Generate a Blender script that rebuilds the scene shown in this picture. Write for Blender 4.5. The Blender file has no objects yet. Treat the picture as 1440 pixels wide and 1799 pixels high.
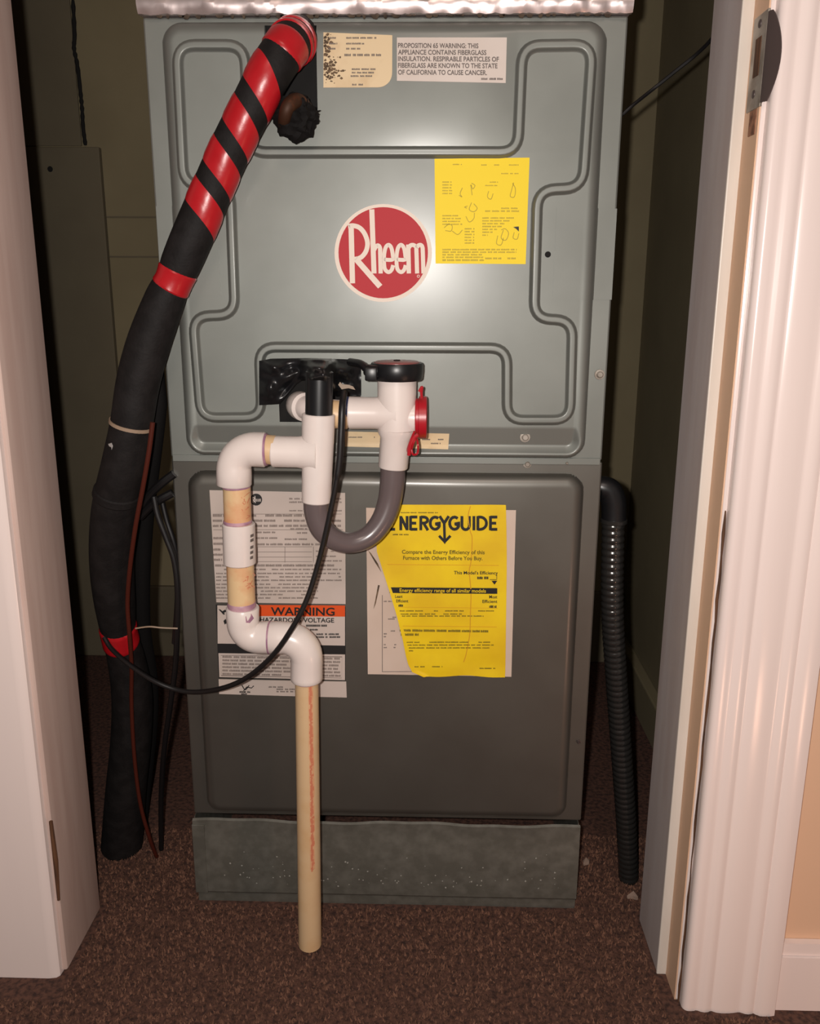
import bpy, bmesh, math, random
import numpy as np
from math import radians, pi, sin, cos
from mathutils import Vector, Matrix

random.seed(7); rng = np.random.default_rng(7)
S = bpy.context.scene
COL = S.collection

# ------------------------------------------------------------------ camera
CAM = np.array([0.05396794, -0.98244001, 0.84464592])
YAW, PIT, ROL = -0.02346236, 0.23485609, 0.00417673
FPX, PX, PY = 1442.0, 720.0, 851.0
def cam_axes():
    cy, sy, cp, sp = cos(YAW), sin(YAW), cos(PIT), sin(PIT)
    f = np.array([sy*cp, cy*cp, -sp]); r = np.array([cy, -sy, 0.0]); u = np.cross(r, f)
    c, s = cos(ROL), sin(ROL)
    return c*r + s*u, -s*r + c*u, f
CR, CU, CF = cam_axes()
cd = bpy.data.cameras.new('camera'); cam = bpy.data.objects.new('camera', cd); COL.objects.link(cam)
cam.matrix_world = Matrix(((CR[0], CU[0], -CF[0], CAM[0]), (CR[1], CU[1], -CF[1], CAM[1]), (CR[2], CU[2], -CF[2], CAM[2]), (0, 0, 0, 1)))
cd.sensor_fit = 'HORIZONTAL'; cd.sensor_width = 36.0; cd.lens = 36.0*FPX/1440.0
cd.shift_y = -(899.5-PY)/1440.0; cd.clip_start = 0.02
S.camera = cam

# ------------------------------------------------------------------ world, lights, exposure
S.view_settings.view_transform = 'Standard'; S.view_settings.look = 'None'
S.view_settings.exposure = 0.0; S.view_settings.gamma = 1.0
S.view_settings.use_curve_mapping = False
w = bpy.data.worlds.new('world'); S.world = w; w.use_nodes = True
bg = w.node_tree.nodes['Background']; bg.inputs[0].default_value = (1.0, .86, .78, 1); bg.inputs[1].default_value = 0.10

def light(name, kind, loc, power, color, **kw):
    d = bpy.data.lights.new(name, kind); d.energy = power; d.color = color
    for k, v in kw.items(): setattr(d, k, v)
    o = bpy.data.objects.new(name, d); o.location = loc; COL.objects.link(o); return o
FL = CAM + CR*(-0.029) + CU*0.012 - CF*0.01
light('phone_flash', 'POINT', FL, 31.0, (1.0, .935, .88), shadow_soft_size=0.007)
hl = light('hall_fill_light', 'AREA', (0.25, -1.9, 2.25), 9.0, (1.0, .80, .68), shape='DISK', size=0.55)  # unseen soft light added as warm ambient fill from the hall
hl.rotation_euler = (radians(28), 0, 0)
light('hall_night_lamp', 'POINT', (0.66, -0.80, 0.07), 3.0, (1.0, .55, .37), shadow_soft_size=0.05)

# ------------------------------------------------------------------ measuring: a spot seen in the photo, at a known depth
def ray(x, y): return CF + CR*(x-PX)/FPX - CU*(y-PY)/FPX
def at(x, y, Y=0.0):
    d = ray(x, y); return CAM + d*(Y-CAM[1])/d[1]
def flo(x, y, Z=0.0):
    d = ray(x, y); return CAM + d*(Z-CAM[2])/d[2]
def mpp(p): return float((np.array(p)-CAM) @ CF)/FPX     # metres per photo pixel at that place

# ------------------------------------------------------------------ materials
def lin(c): return tuple(((v/255.0)/12.92 if v/255.0 <= .04045 else ((v/255.0+.055)/1.055)**2.4) for v in c)
MATS = {}
def mat(name, rgb, rough=.5, metal=0.0, rgb2=None, nscale=20, ndetail=4, namount=(.4, .65), bump=0.0, bscale=200, spec=.5, coat=0.0, coords='Object', stretch=None, trans=0.0, alpha=1.0, rvar=0.0):
    if name in MATS: return MATS[name]
    m = bpy.data.materials.new(name); m.use_nodes = True; nt = m.node_tree; N = nt.nodes; L = nt.links
    b = N['Principled BSDF']
    b.inputs['Base Color'].default_value = (*lin(rgb), 1); b.inputs['Roughness'].default_value = rough
    b.inputs['Metallic'].default_value = metal; b.inputs['Specular IOR Level'].default_value = spec
    b.inputs['Coat Weight'].default_value = coat; b.inputs['Coat Roughness'].default_value = .15 if not metal else .27
    b.inputs['Transmission Weight'].default_value = trans; b.inputs['Alpha'].default_value = alpha
    tc = N.new('ShaderNodeTexCoord'); src = tc.outputs[coords]
    if stretch:
        mp = N.new('ShaderNodeMapping'); mp.inputs['Scale'].default_value = stretch; L.new(src, mp.inputs[0]); src = mp.outputs[0]
    if rgb2 is not None or rvar:
        n = N.new('ShaderNodeTexNoise'); n.inputs['Scale'].default_value = nscale; n.inputs['Detail'].default_value = ndetail
        L.new(src, n.inputs['Vector'])
        r = N.new('ShaderNodeValToRGB'); r.color_ramp.elements[0].position = namount[0]; r.color_ramp.elements[1].position = namount[1]
        L.new(n.outputs['Fac'], r.inputs[0])
        if rgb2 is not None:
            r.color_ramp.elements[0].color = (*lin(rgb), 1); r.color_ramp.elements[1].color = (*lin(rgb2), 1)
            L.new(r.outputs[0], b.inputs['Base Color'])
        if rvar:
            mr = N.new('ShaderNodeMapRange'); mr.inputs[3].default_value = rough-rvar; mr.inputs[4].default_value = rough+rvar
            L.new(n.outputs['Fac'], mr.inputs[0]); L.new(mr.outputs[0], b.inputs['Roughness'])
    if bump:
        n2 = N.new('ShaderNodeTexNoise'); n2.inputs['Scale'].default_value = bscale; n2.inputs['Detail'].default_value = 5
        L.new(src, n2.inputs['Vector'])
        bp = N.new('ShaderNodeBump'); bp.inputs['Strength'].default_value = bump; bp.inputs['Distance'].default_value = .002
        L.new(n2.outputs['Fac'], bp.inputs['Height']); L.new(bp.outputs[0], b.inputs['Normal'])
    MATS[name] = m; return m

M = {}
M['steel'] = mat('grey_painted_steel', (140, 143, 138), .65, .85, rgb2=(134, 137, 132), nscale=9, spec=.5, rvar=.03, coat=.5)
M['steel_shaded'] = mat('shaded_lower_steel', (110, 108, 102), .58, .90, rgb2=(102, 99, 93), nscale=7, rvar=.03, coat=.75)  # same steel, base colour darkened for the weaker light low down
M['galv'] = mat('galvanised_steel', (104, 102, 94), .55, .5, rgb2=(126, 124, 116), nscale=60, ndetail=10, namount=(.40, .8), bump=.2, bscale=70)
M['foil'] = mat('aluminium_foil', (228, 212, 210), .36, .85, bump=.14, bscale=9, rvar=.1, nscale=30)
M['foam'] = mat('black_foam', (19, 16, 16), .7, 0, spec=.25, rgb2=(28, 25, 25), nscale=60, bump=.2, bscale=300)
M['foam_dark'] = mat('black_foam_dull', (16, 14, 14), .8, 0, spec=.2, bump=.2, bscale=300)
M['redtape'] = mat('red_vinyl_tape', (178, 26, 34), .32, 0, rgb2=(168, 20, 28), nscale=30, bump=.15, bscale=90)
M['blacktape'] = mat('black_vinyl_tape', (22, 22, 24), .3, 0, bump=.35, bscale=70)
M['black'] = mat('black_plastic', (20, 20, 22), .35)
M['blackmatte'] = mat('dark_void', (14, 12, 11), .9)
M['cable'] = mat('black_cable', (20, 18, 19), .45)
M['pvc'] = mat('white_pvc', (226, 214, 208), .28, 0, rgb2=(220, 206, 200), nscale=15, coat=.15)
M['cream'] = mat('cream_pvc', (218, 186, 142), .38, 0, rgb2=(206, 132, 92), nscale=26, namount=(.44, .74))
M['cream2'] = mat('cream_pvc_stained', (212, 180, 140), .38, 0, rgb2=(206, 168, 124), nscale=30, namount=(.46, .72))
M['primer'] = mat('purple_primer', (150, 108, 132), .45, 0, rgb2=(190, 150, 160), nscale=60)
M['hose'] = mat('grey_trap_tube', (98, 86, 86), .28, 0, coat=.2)
M['red'] = mat('red_plastic', (168, 24, 36), .35)
M['redclear'] = mat('red_cap_top', (150, 78, 78), .3, 0, rgb2=(120, 70, 66), nscale=50)
M['copper'] = mat('tarnished_copper', (62, 36, 20), .6, .4, rgb2=(130, 66, 30), nscale=55, namount=(.55, .8))
M['wire_red'] = mat('brown_red_wire', (72, 26, 15), .7, spec=.2)
M['tie'] = mat('grey_tie', (150, 128, 108), .5)
M['carpet'] = mat('brown_carpet', (92, 61, 49), .95, 0, rgb2=(52, 32, 26), nscale=160, bump=.6, bscale=300)
M['pile'] = mat('brown_carpet_pile', (120, 84, 66), .95, 0, rgb2=(82, 54, 42), nscale=130, namount=(.42, .62))
M['wall'] = mat('olive_plaster', (130, 119, 92), .85, 0, rgb2=(122, 111, 85), nscale=5, bump=.1, bscale=60)
M['chase'] = mat('olive_board', (106, 97, 78), .85, 0, rgb2=(100, 91, 73), nscale=6)
M['paint'] = mat('glossy_white_paint', (234, 218, 212), .24, 0, rgb2=(228, 212, 207), nscale=8, bump=.08, bscale=40, stretch=(1, 1, .1))
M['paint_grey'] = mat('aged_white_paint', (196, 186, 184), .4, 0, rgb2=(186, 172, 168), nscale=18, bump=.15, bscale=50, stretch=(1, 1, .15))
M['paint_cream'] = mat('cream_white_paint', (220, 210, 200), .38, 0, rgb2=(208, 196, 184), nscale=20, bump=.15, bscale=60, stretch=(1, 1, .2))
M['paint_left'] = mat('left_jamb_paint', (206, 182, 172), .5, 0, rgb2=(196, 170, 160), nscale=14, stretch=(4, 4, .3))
M['wallpaint'] = mat('beige_wall_paint', (216, 178, 148), .7)
M['wood'] = mat('bare_wood', (96, 62, 38), .8, 0, rgb2=(58, 36, 22), nscale=40, stretch=(6, 6, .6))
M['plate'] = mat('worn_steel_plate', (168, 160, 150), .4, .5, rgb2=(120, 108, 96), nscale=45)
M['plate_dark'] = mat('dark_bronze_lip', (84, 72, 70), .45, .4)
M['rust'] = mat('rust', (150, 104, 78), .8, 0, rgb2=(92, 58, 40), nscale=120)
M['sealant'] = mat('brown_sealant', (84, 70, 56), .9, 0, rgb2=(44, 34, 26), nscale=80)
M['paper'] = mat('white_label_paper', (216, 204, 196), .62, 0, rgb2=(208, 194, 184), nscale=10)
M['paper_grey'] = mat('greyed_label_paper', (194, 180, 172), .62, 0, rgb2=(184, 170, 160), nscale=10)
M['inksmall'] = mat('small_print_ink', (122, 109, 102), .7)
M['paper_old'] = mat('aged_label_paper', (222, 198, 160), .6, 0, rgb2=(198, 168, 128), nscale=25, namount=(.5, .75))
M['stain'] = mat('dark_glue_stain', (112, 90, 68), .8, 0, rgb2=(70, 55, 42), nscale=120)
M['sheet'] = mat('buff_paper', (206, 186, 172), .6, 0, rgb2=(196, 174, 158), nscale=9)
M['yellow'] = mat('yellow_label', (242, 212, 24), .62)
M['yellow2'] = mat('yellow_paper', (236, 202, 4), .62, 0, rgb2=(222, 182, 2), nscale=14)
M['ink'] = mat('black_ink', (22, 20, 20), .6)
M['inkgrey'] = mat('grey_ink', (104, 94, 90), .7)
M['inkolive'] = mat('faint_ink', (178, 158, 52), .7)
M['inkdim'] = mat('dim_ink', (104, 90, 10), .7)
M['crease'] = mat('crease_brown', (206, 152, 20), .7)
M['orange'] = mat('orange_ink', (216, 78, 22), .5)
M['logored'] = mat('red_ink', (178, 16, 32), .62)
M['logowhite'] = mat('white_ink', (230, 214, 200), .62)
M['tapefilm'] = M['steel']
M['blue'] = mat('blue_glue', (40, 60, 110), .4)
M['scrap'] = mat('paper_scrap', (150, 126, 112), .8)
M['silver'] = mat('silver_tear', (190, 188, 186), .35, .4)
M['conduit'] = mat('grey_flex_conduit', (84, 82, 80), .22, .8)

# ------------------------------------------------------------------ mesh helpers
def origin(o):
    p = np.zeros(3)
    while o: p += np.array(o.location); o = o.parent
    return p
def mesh(name, verts, faces, m, parent=None, smooth=True, angle=35, label=None):
    if isinstance(faces, BoxF): angle = 18
    me = bpy.data.meshes.new(name)
    v = np.asarray(verts, float).reshape(-1, 3)
    if parent is not None: v = v - origin(parent)
    me.from_pydata(v.tolist(), [], [tuple(int(i) for i in f) for f in faces]); me.update()
    if smooth:
        me.polygons.foreach_set('use_smooth', [True]*len(me.polygons)); me.set_sharp_from_angle(angle=radians(angle))
    me.materials.append(m)
    o = bpy.data.objects.new(name, me); COL.objects.link(o)
    if parent is not None: o.parent = parent
    if label: o['label'] = label
    return o
def fixn(o):
    bm = bmesh.new(); bm.from_mesh(o.data); bmesh.ops.recalc_face_normals(bm, faces=bm.faces); bm.to_mesh(o.data); bm.free(); return o
def thing(name, label, cat, loc=(0, 0, 0), group=None):
    o = bpy.data.objects.new(name, None); COL.objects.link(o); o.location = loc; o.empty_display_size = .05
    o['label'] = label; o['category'] = cat
    if group: o['group'] = group
    return o
def tag(o, label, cat, group=None):
    o['label'] = label; o['category'] = cat
    if group: o['group'] = group
    return o
def struct(o): o['kind'] = 'structure'; return o
class BoxF(list): pass
def boxm(x0, x1, y0, y1, z0, z1, bev=0.0, seg=2):
    bm = bmesh.new(); bmesh.ops.create_cube(bm, size=1)
    for v in bm.verts: v.co = Vector(((x0+x1)/2+v.co.x*(x1-x0), (y0+y1)/2+v.co.y*(y1-y0), (z0+z1)/2+v.co.z*(z1-z0)))
    if bev: bmesh.ops.bevel(bm, geom=bm.edges[:], offset=bev, segments=seg, affect='EDGES', profile=.5)
    bm.verts.index_update(); V = [tuple(v.co) for v in bm.verts]; F = BoxF([v.index for v in f.verts] for f in bm.faces); bm.free(); return V, F
def box(name, x0, x1, y0, y1, z0, z1, m, parent=None, bev=0.0, label=None):
    V, F = boxm(x0, x1, y0, y1, z0, z1, bev); return mesh(name, V, F, m, parent, label=label)
def join(*vf):
    V = []; F = []
    for v, f in vf:
        k = len(V); V += [tuple(p) for p in np.asarray(v, float).reshape(-1, 3)]; F += [[i+k for i in q] for q in f]
    return V, F
def catmull(P, n=12):
    P = np.asarray(P, float); Q = np.vstack([2*P[0]-P[1], P, 2*P[-1]-P[-2]]); out = []
    for i in range(1, len(Q)-2):
        for t in np.linspace(0, 1, n, endpoint=False):
            a, b, c, d = Q[i-1], Q[i], Q[i+1], Q[i+2]
            out.append(.5*((2*b)+(-a+c)*t+(2*a-5*b+4*c-d)*t*t+(-a+3*b-3*c+d)*t**3))
    out.append(P[-1]); return np.array(out)
def frames(P):
    P = np.asarray(P, float); T = np.gradient(P, axis=0); T /= np.linalg.norm(T, axis=1)[:, None]+1e-12
    ref = np.array([0, -1.0, 0]) if abs(T[0][1]) < .9 else np.array([1.0, 0, 0])
    n = ref - T[0]*(ref @ T[0]); n /= np.linalg.norm(n); Ns = [n]
    for i in range(1, len(P)):
        n = Ns[-1]-T[i]*(Ns[-1] @ T[i]); n /= np.linalg.norm(n)+1e-12; Ns.append(n)
    Ns = np.array(Ns); return T, Ns, np.cross(T, Ns)
def tube(P, r, seg=20, cap=True):
    P = np.asarray(P, float); r = np.broadcast_to(np.asarray(r, float), (len(P),)); T, A, B = frames(P)
    V = []; F = []
    for i in range(len(P)):
        for k in range(seg):
            a = 2*pi*k/seg; V.append(P[i]+r[i]*(A[i]*cos(a)+B[i]*sin(a)))
    for i in range(len(P)-1):
        for k in range(seg):
            k2 = (k+1) % seg; F.append([i*seg+k, i*seg+k2, (i+1)*seg+k2, (i+1)*seg+k])
    if cap: F.append(list(range(seg))[::-1]); F.append([(len(P)-1)*seg+k for k in range(seg)])
    return V, F
def lathe(p0, axis, prof, seg=32, cap=True):
    """prof: list of (distance along axis, radius)"""
    p0 = np.asarray(p0, float); ax = np.asarray(axis, float); ax /= np.linalg.norm(ax)
    ref = np.array([0, -1.0, 0]) if abs(ax[1]) < .9 else np.array([1.0, 0, 0])
    A = ref-ax*(ref @ ax); A /= np.linalg.norm(A); B = np.cross(ax, A); V = []; F = []
    for t, r in prof:
        for k in range(seg):
            a = 2*pi*k/seg; V.append(p0+ax*t+r*(A*cos(a)+B*sin(a)))
    for i in range(len(prof)-1):
        for k in range(seg):
            k2 = (k+1) % seg; F.append([i*seg+k, i*seg+k2, (i+1)*seg+k2, (i+1)*seg+k])
    if cap: F.append(list(range(seg))[::-1]); F.append([(len(prof)-1)*seg+k for k in range(seg)])
    return V, F
def flatpoly(pts, off=(0, .0003, 0)):
    """thin solid plate: outline pts (3D, planar), thickness vector off (backwards)"""
    P = np.asarray(pts, float); n = len(P); V = list(P)+list(P+np.array(off))
    F = [list(range(n)), list(range(n, 2*n))[::-1]]+[[i, (i+1) % n, n+(i+1) % n, n+i] for i in range(n)]
    return V, F
def extrude_profile(prof, z0, z1):
    """closed x,y outline standing from z0 to z1"""
    n = len(prof); V = [(x, y, z0) for x, y in prof]+[(x, y, z1) for x, y in prof]
    F = [[i, (i+1) % n, n+(i+1) % n, n+i] for i in range(n)]+[list(range(n))[::-1], list(range(n, 2*n))]
    return V, F

# ------------------------------------------------------------------ SETTING: floor, closet walls, door trim
FX0, FX1, FY0, FY1 = -1.5, 1.5, -2.6, 1.0
struct(fixn(box('floor', FX0, FX1, FY0, FY1, -.05, 0.0, M['carpet'])))
WLX, WRX, WBY = -.81, .502, .80
struct(box('wall_back', WLX-.1, WRX+.1, WBY, WBY+.1, 0, 2.3, M['wall']))
struct(box('wall_left', WLX-.1, WLX, -.015, WBY, 0, 2.3, M['wall']))
struct(box('wall_right', WRX, WRX+.1, -.015, WBY, 0, 2.3, M['wall']))
struct(box('ceiling', WLX-.1, WRX+.1, -.015, WBY+.1, 2.3, 2.4, M['wall']))
struct(box('baseboard_back', WLX, WRX, WBY-.014, WBY, 0, .173, M['chase'], bev=.003))
struct(box('baseboard_right', WRX-.022, WRX, .02, WBY-.015, 0, .085, M['wall'], bev=.003))
# grooved courses on the back wall
for z in (.985, .905):
    struct(mesh('trim_1', *boxm(WLX, -.2, WBY-.0025, WBY, z, z+.003), M['chase']))
crack = [at(x, y, WBY-.004) for x, y in ((128, 0), (131, 60), (130, 85), (136, 115), (141, 160), (144, 190), (146, 225), (150, 255))]
struct(mesh('trim_2', *tube(catmull(crack, 5), [.0028+.002*abs(sin(i*1.7)) for i in range(36)], 8), M['blackmatte']))
# boxed board in the far left corner
b0, b1 = at(173, 258, .784), at(60, 252, .784)
bc = thing('access_board', 'flat dark olive board against the far left closet wall with a nail hole', 'board', (-.70, .79, 0))
V, F = boxm(WLX+.002, b0[0], .784, WBY-.0005, 0, b0[2], .002); mesh('front_board', V, F, M['chase'], bc)
nh = at(88, 297, .784); mesh('nail_hole', *lathe((nh[0], .7845, nh[2]), (0, -1, 0), [(0, .006), (.002, .005)], 12), M['blackmatte'], bc)
c1 = at(132, 90, WBY-.004)
struct(mesh('trim_10', *boxm(WLX, c1[0]-.003, WBY-.004, WBY-.0002, b0[2]+.004, 2.29), M['chase']))

# front wall either side of the opening, with the door casings
ZT = 2.3
JLX, JLY = -.398, -.122
wl = struct(box('wall_front_left', -1.5, JLX-.03, -.118, -.015, 0, ZT, M['wallpaint']))
struct(box('wall_front_right', .36, 1.5, -.145, -.015, 0, ZT, M['wallpaint']))
struct(box('wall_top', JLX-.03, .37, -.118, -.015, 2.05, ZT, M['wallpaint']))
# left jamb board and casing
jl = struct(mesh('trim_3', *boxm(JLX-.03, JLX, -.124, -.0152, 0, 2.05, .0035, 3), M['paint_left']))
prof = [(-.56, -.118), (-.56, -.136), (-.416, -.136), (-.4075, -.1345), (-.4040, -.131), (-.4030, -.118)]
struct(fixn(mesh('trim_4', *extrude_profile(prof, 0, 2.1), M['paint'])))
g0, g1 = at(89, 1443, -.1305), at(103, 1581, -.1305)
mesh('paint_gap', *tube([g0, .5*(g0+g1)+np.array([.001, 0, 0]), g1], [.0022, .003, .0018], 8), M['wood'], bpy.data.objects['trim_4'], label='dark chipped gap beside the left casing edge')
# right jamb: stop board, jamb board, casing
struct(mesh('trim_5', *boxm(.349, .375, -.106, -.0152, 0, 2.05, .002, 2), M['paint_grey']))
struct(mesh('trim_6', *boxm(.3485, .3625, -.1078, -.1045, 0, 2.05, .0012, 2), M['paint_cream']))
struct(mesh('trim_7', *boxm(.3610, .381, -.1465, -.1065, 0, 2.05, .0025, 2), M['paint']))
cp = [(.3655, -.140), (.3655, -.154)]
def arc(cx, cy, rx, ry, a0, a1, n=6): return [(cx+rx*cos(radians(a0+(a1-a0)*i/n)), cy+ry*sin(radians(a0+(a1-a0)*i/n))) for i in range(n+1)]
cp += arc(.3725, -.154, .007, .0075, 180, 270)+[(.3780, -.1613), (.3812, -.1602)]
cp += [(.3835, -.1606), (.3870, -.1622), (.3910, -.1629), (.3950, -.1624), (.3982, -.1610), (.3997, -.1606)]
cp += [(.4012, -.1612), (.4050, -.1628), (.4110, -.1636), (.4190, -.1634), (.4260, -.1626), (.4310, -.1616), (.4330, -.1615)]
cp += [(.4350, -.1622), (.4390, -.1638), (.4430, -.1642), (.4470, -.1634), (.4490, -.1624)]
cp += [(.4510, -.1640), (.4560, -.1664), (.4660, -.1666), (.4730, -.1652), (.4752, -.160), (.4752, -.140)]
struct(fixn(mesh('trim_8', *extrude_profile(cp, 0, 2.1), M['paint'], angle=50)))
# crack of bare wood between jamb and casing (wear)
ck = [(.3640, -.1485, z+.0) for z in np.linspace(.0, .62, 26)]
ck = np.array([(x+random.uniform(-.0006, .0006), y, z) for x, y, z in ck])
mesh('paint_crack', *tube(ck, [random.uniform(.0006, .0018) for _ in ck], 6), M['wood'], bpy.data.objects['trim_7'], label='brown bare wood crack along the jamb')
struct(fixn(mesh('baseboard_front_right', *extrude_profile([(.4755, -.1455), (.4755, -.157), (1.4, -.157), (1.4, -.1455)], 0, .075), M['paint'])))
struct(fixn(mesh('trim_9', *extrude_profile([(.4755, -.1455), (.4755, -.1535), (1.4, -.1535), (1.4, -.1455)], .0755, .092), M['paint'])))
# strike plate on the right jamb
sp = thing('strike_plate', 'worn painted metal latch strike plate high on the right door jamb', 'strike plate', (.361, -.13, 1.05))
zt_, zb_ = 1.094, 1.011
V, F = boxm(.3588, .3612, -.1475, -.1135, zb_, zt_, .0006); mesh('plate', V, F, M['plate'], sp)
mesh('latch_hole', *boxm(.3584, .3590, -.1375, -.1235, 1.040, 1.074, .0003), M['wood'], sp)
for z in (1.086, 1.025):
    mesh('screw', *lathe((.3590, -.1295, z), (-1, 0, 0), [(0, .004), (.0008, .0036), (.0012, .0025)], 14), M['plate_dark'], sp)
n = 18; V = []; F = []
for i in range(n+1):
    t = i/n; z = zb_+.003+(zt_-zb_-.006)*t; g = sin(pi*min(1, t*.94+.05))**.75; e = .0012+.0105*g
    for (x, y) in ((.3590, -.1472), (.3590+e*.15, -.1490-e*.55), (.3595+e*.62, -.1500-e*1.35), (.3605+e*.62, -.1500-e*1.28), (.3602+e*.15, -.1488-e*.5), (.3606, -.1470)):
        V.append((x, y, z))
for i in range(n):
    for k in range(6): F.append([i*6+k, i*6+(k+1) % 6, (i+1)*6+(k+1) % 6, (i+1)*6+k])
F.append([0, 1, 2, 3, 4, 5]); F.append([n*6+k for k in range(6)][::-1])
fixn(mesh('curved_lip', V, F, M['plate_dark'], sp, label='dark curved lip'))
mesh('rust_patch', *boxm(.3592, .3612, -.1400, -.1225, .988, 1.0108, .0008), M['rust'], sp, label='rusty bare patch below the plate')

# ------------------------------------------------------------------ carpet pile near the doorway
def pile():
    n = 60000
    x = rng.uniform(-.47, .47, n); y = rng.uniform(-.36, .16, n)
    keep = ~((x > -.268) & (x < .264) & (y > -.005)); keep &= ~((np.abs(x+.02) > .37) & (y > -.17) & (y < -.01)); keep &= ~((x > .344) & (y > -.17) & (y < 0)); x = x[keep]; y = y[keep]; n = len(x)
    a = rng.uniform(0, 2*pi, n); h = rng.uniform(.002, .0062, n); wd = rng.uniform(.0010, .0019, n); l = rng.uniform(-.003, .003, (n, 2))
    V = np.zeros((n, 3, 3)); c, s = np.cos(a), np.sin(a)
    V[:, 0] = np.stack([x-wd*c, y-wd*s, np.zeros(n)], 1); V[:, 1] = np.stack([x+wd*c, y+wd*s, np.zeros(n)], 1); V[:, 2] = np.stack([x+l[:, 0], y+l[:, 1], h], 1)
    F = np.arange(3*n).reshape(n, 3)
    o = mesh('carpet_pile', V.reshape(-1, 3), F, M['pile'], bpy.data.objects['floor'], smooth=False); o['kind'] = 'stuff'
pile()

# ------------------------------------------------------------------ FURNACE
fur = thing('furnace', 'tall grey metal furnace with red round logo and embossed door in the closet', 'furnace', (0, .28, .135))
UZ0, UZ1 = .640, 1.131
def hollow(name, x0, x1, z0, z1, y1, m):
    """sheet metal cabinet with a flange round the front, folded sides"""
    return mesh(name, *boxm(x0, x1, 0, y1, z0, z1, .0022, 2), m, fur)
hollow('upper_cabinet', -.2632, .2640, UZ0+.0015, UZ1, .56, M['steel'])
hollow('lower_cabinet', -.2632, .2650, .1425, UZ0-.0005, .56, M['steel_shaded'])
# flange seams
box('flange_strip', -.2610, .2620, -.0018, .0015, UZ0-.004, UZ0+.0045, M['steel'], fur, bev=.0008)

def sdf_rr(x, z, x0, x1, z0, z1, r):
    cx, cz = (x0+x1)/2, (z0+z1)/2; qx = np.abs(x-cx)-(x1-x0)/2+r; qz = np.abs(z-cz)-(z1-z0)/2+r
    return np.hypot(np.maximum(qx, 0), np.maximum(qz, 0))+np.minimum(np.maximum(qx, qz), 0)-r
UPH, LPH = .016, .013
uTL, uBR = at(281, 40, 0), at(1036, 803, 0); uX0, uX1, uZa, uZb = -.2425, .2425, at(680, 802, 0)[2], at(680, 37, -.004)[2]
CREASE = at(680, 751, -UPH)[2]
bx0, bx1, bz0, bz1 = at(432, 150, -UPH)[0], at(908, 150, -UPH)[0], at(680, 267, -UPH)[2], at(680, 45, -UPH)[2]
def up_y(x, z):
    x = np.asarray(x, float); z = np.asarray(z, float)
    d = -sdf_rr(x, z, uX0, uX1, uZa, uZb, .024); R = .016
    t = np.clip(d/R, 0, 1); f = UPH*np.sqrt(np.clip(1-(1-t)**2, 0, 1))
    f = np.where(d < 0, -.002, f)
    slope = np.clip((CREASE-z)/(CREASE-uZa), 0, 1)*.0105
    f = np.minimum(f, UPH-slope*np.clip(d/R, 0, 1))
    f = f-.0060*np.clip((bz0-z)/(bz0-CREASE), 0, 1)*t
    xc = bx0+(bx1-bx0)*.80; u = np.clip(np.where(x < xc, (x-xc)/(xc-bx0), (x-xc)/(bx1-xc)), -1, 1); v = np.clip((z-bz0)/(bz1-bz0), 0, 1)*2-1
    f = f+.0042*(1-u*u)*(1-v*v)
    f = f+.0006*np.sin(x*17+1)*np.sin(z*13+.5)*t
    return -f
lX0, lX1, lZa, lZb = at(352, 1100, 0)[0], at(1012, 1100, 0)[0], at(680, 1428, 0)[2], at(680, 829, 0)[2]
lX0 = -.2440
def lo_y(x, z):
    x = np.asarray(x, float); z = np.asarray(z, float)
    d = -sdf_rr(x, z, lX0, lX1, lZa, lZb, .022); R = .015
    t = np.clip(d/R, 0, 1); f = LPH*np.sqrt(np.clip(1-(1-t)**2, 0, 1)); f = np.where(d < 0, -.002, f)
    f = f+.0006*np.sin(x*15)*np.sin(z*11+1)*t
    return -f
def panel(name, fy, x0, x1, z0, z1, m, holes=(), step=.0016):
    nx, nz = int((x1-x0)/step)+1, int((z1-z0)/step)+1
    X, Z = np.meshgrid(np.linspace(x0, x1, nx), np.linspace(z0, z1, nz)); Y = fy(X, Z)
    V = np.stack([X, Y, Z], -1).reshape(-1, 3)
    i = np.arange(nx*nz).reshape(nz, nx); a, b, c, d = i[:-1, :-1], i[:-1, 1:], i[1:, 1:], i[1:, :-1]
    xc, zc = (X[:-1, :-1]+X[1:, 1:])/2, (Z[:-1, :-1]+Z[1:, 1:])/2; yc = fy(xc, zc); ok = yc < .0012
    for (hx0, hx1, hz0, hz1) in holes: ok &= ~((xc > hx0) & (xc < hx1) & (zc > hz0) & (zc < hz1))
    F = np.stack([a, b, c, d], -1)[ok]
    used = np.unique(F); remap = -np.ones(nx*nz, int); remap[used] = np.arange(len(used))
    return mesh(name, V[used], remap[F], m, fur, angle=80)
h1a, h1b = at(470, 195, -UPH), at(554, 42, -UPH); h2a, h2b = at(489, 742, -UPH), at(632, 640, -UPH)
HOLE1 = (h1a[0], h1b[0], h1a[2], h1b[2]); HOLE2 = (h2a[0], h2b[0], h2a[2], h2b[2])
up = panel('upper_door', up_y, uX0, uX1, uZa, uZb, M['steel'], (HOLE1, HOLE2))
lp = panel('lower_door', lo_y, lX0, lX1, lZa, lZb, M['steel_shaded'])
for nm, (a, b, c, d) in (('line_opening', HOLE1), ('drain_opening', HOLE2)):
    mesh(nm, *boxm(a-.002, b+.002, -.0045, .001, c-.002, d+.002), M['blackmatte'], up, label='black opening in the upper door')

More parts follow.
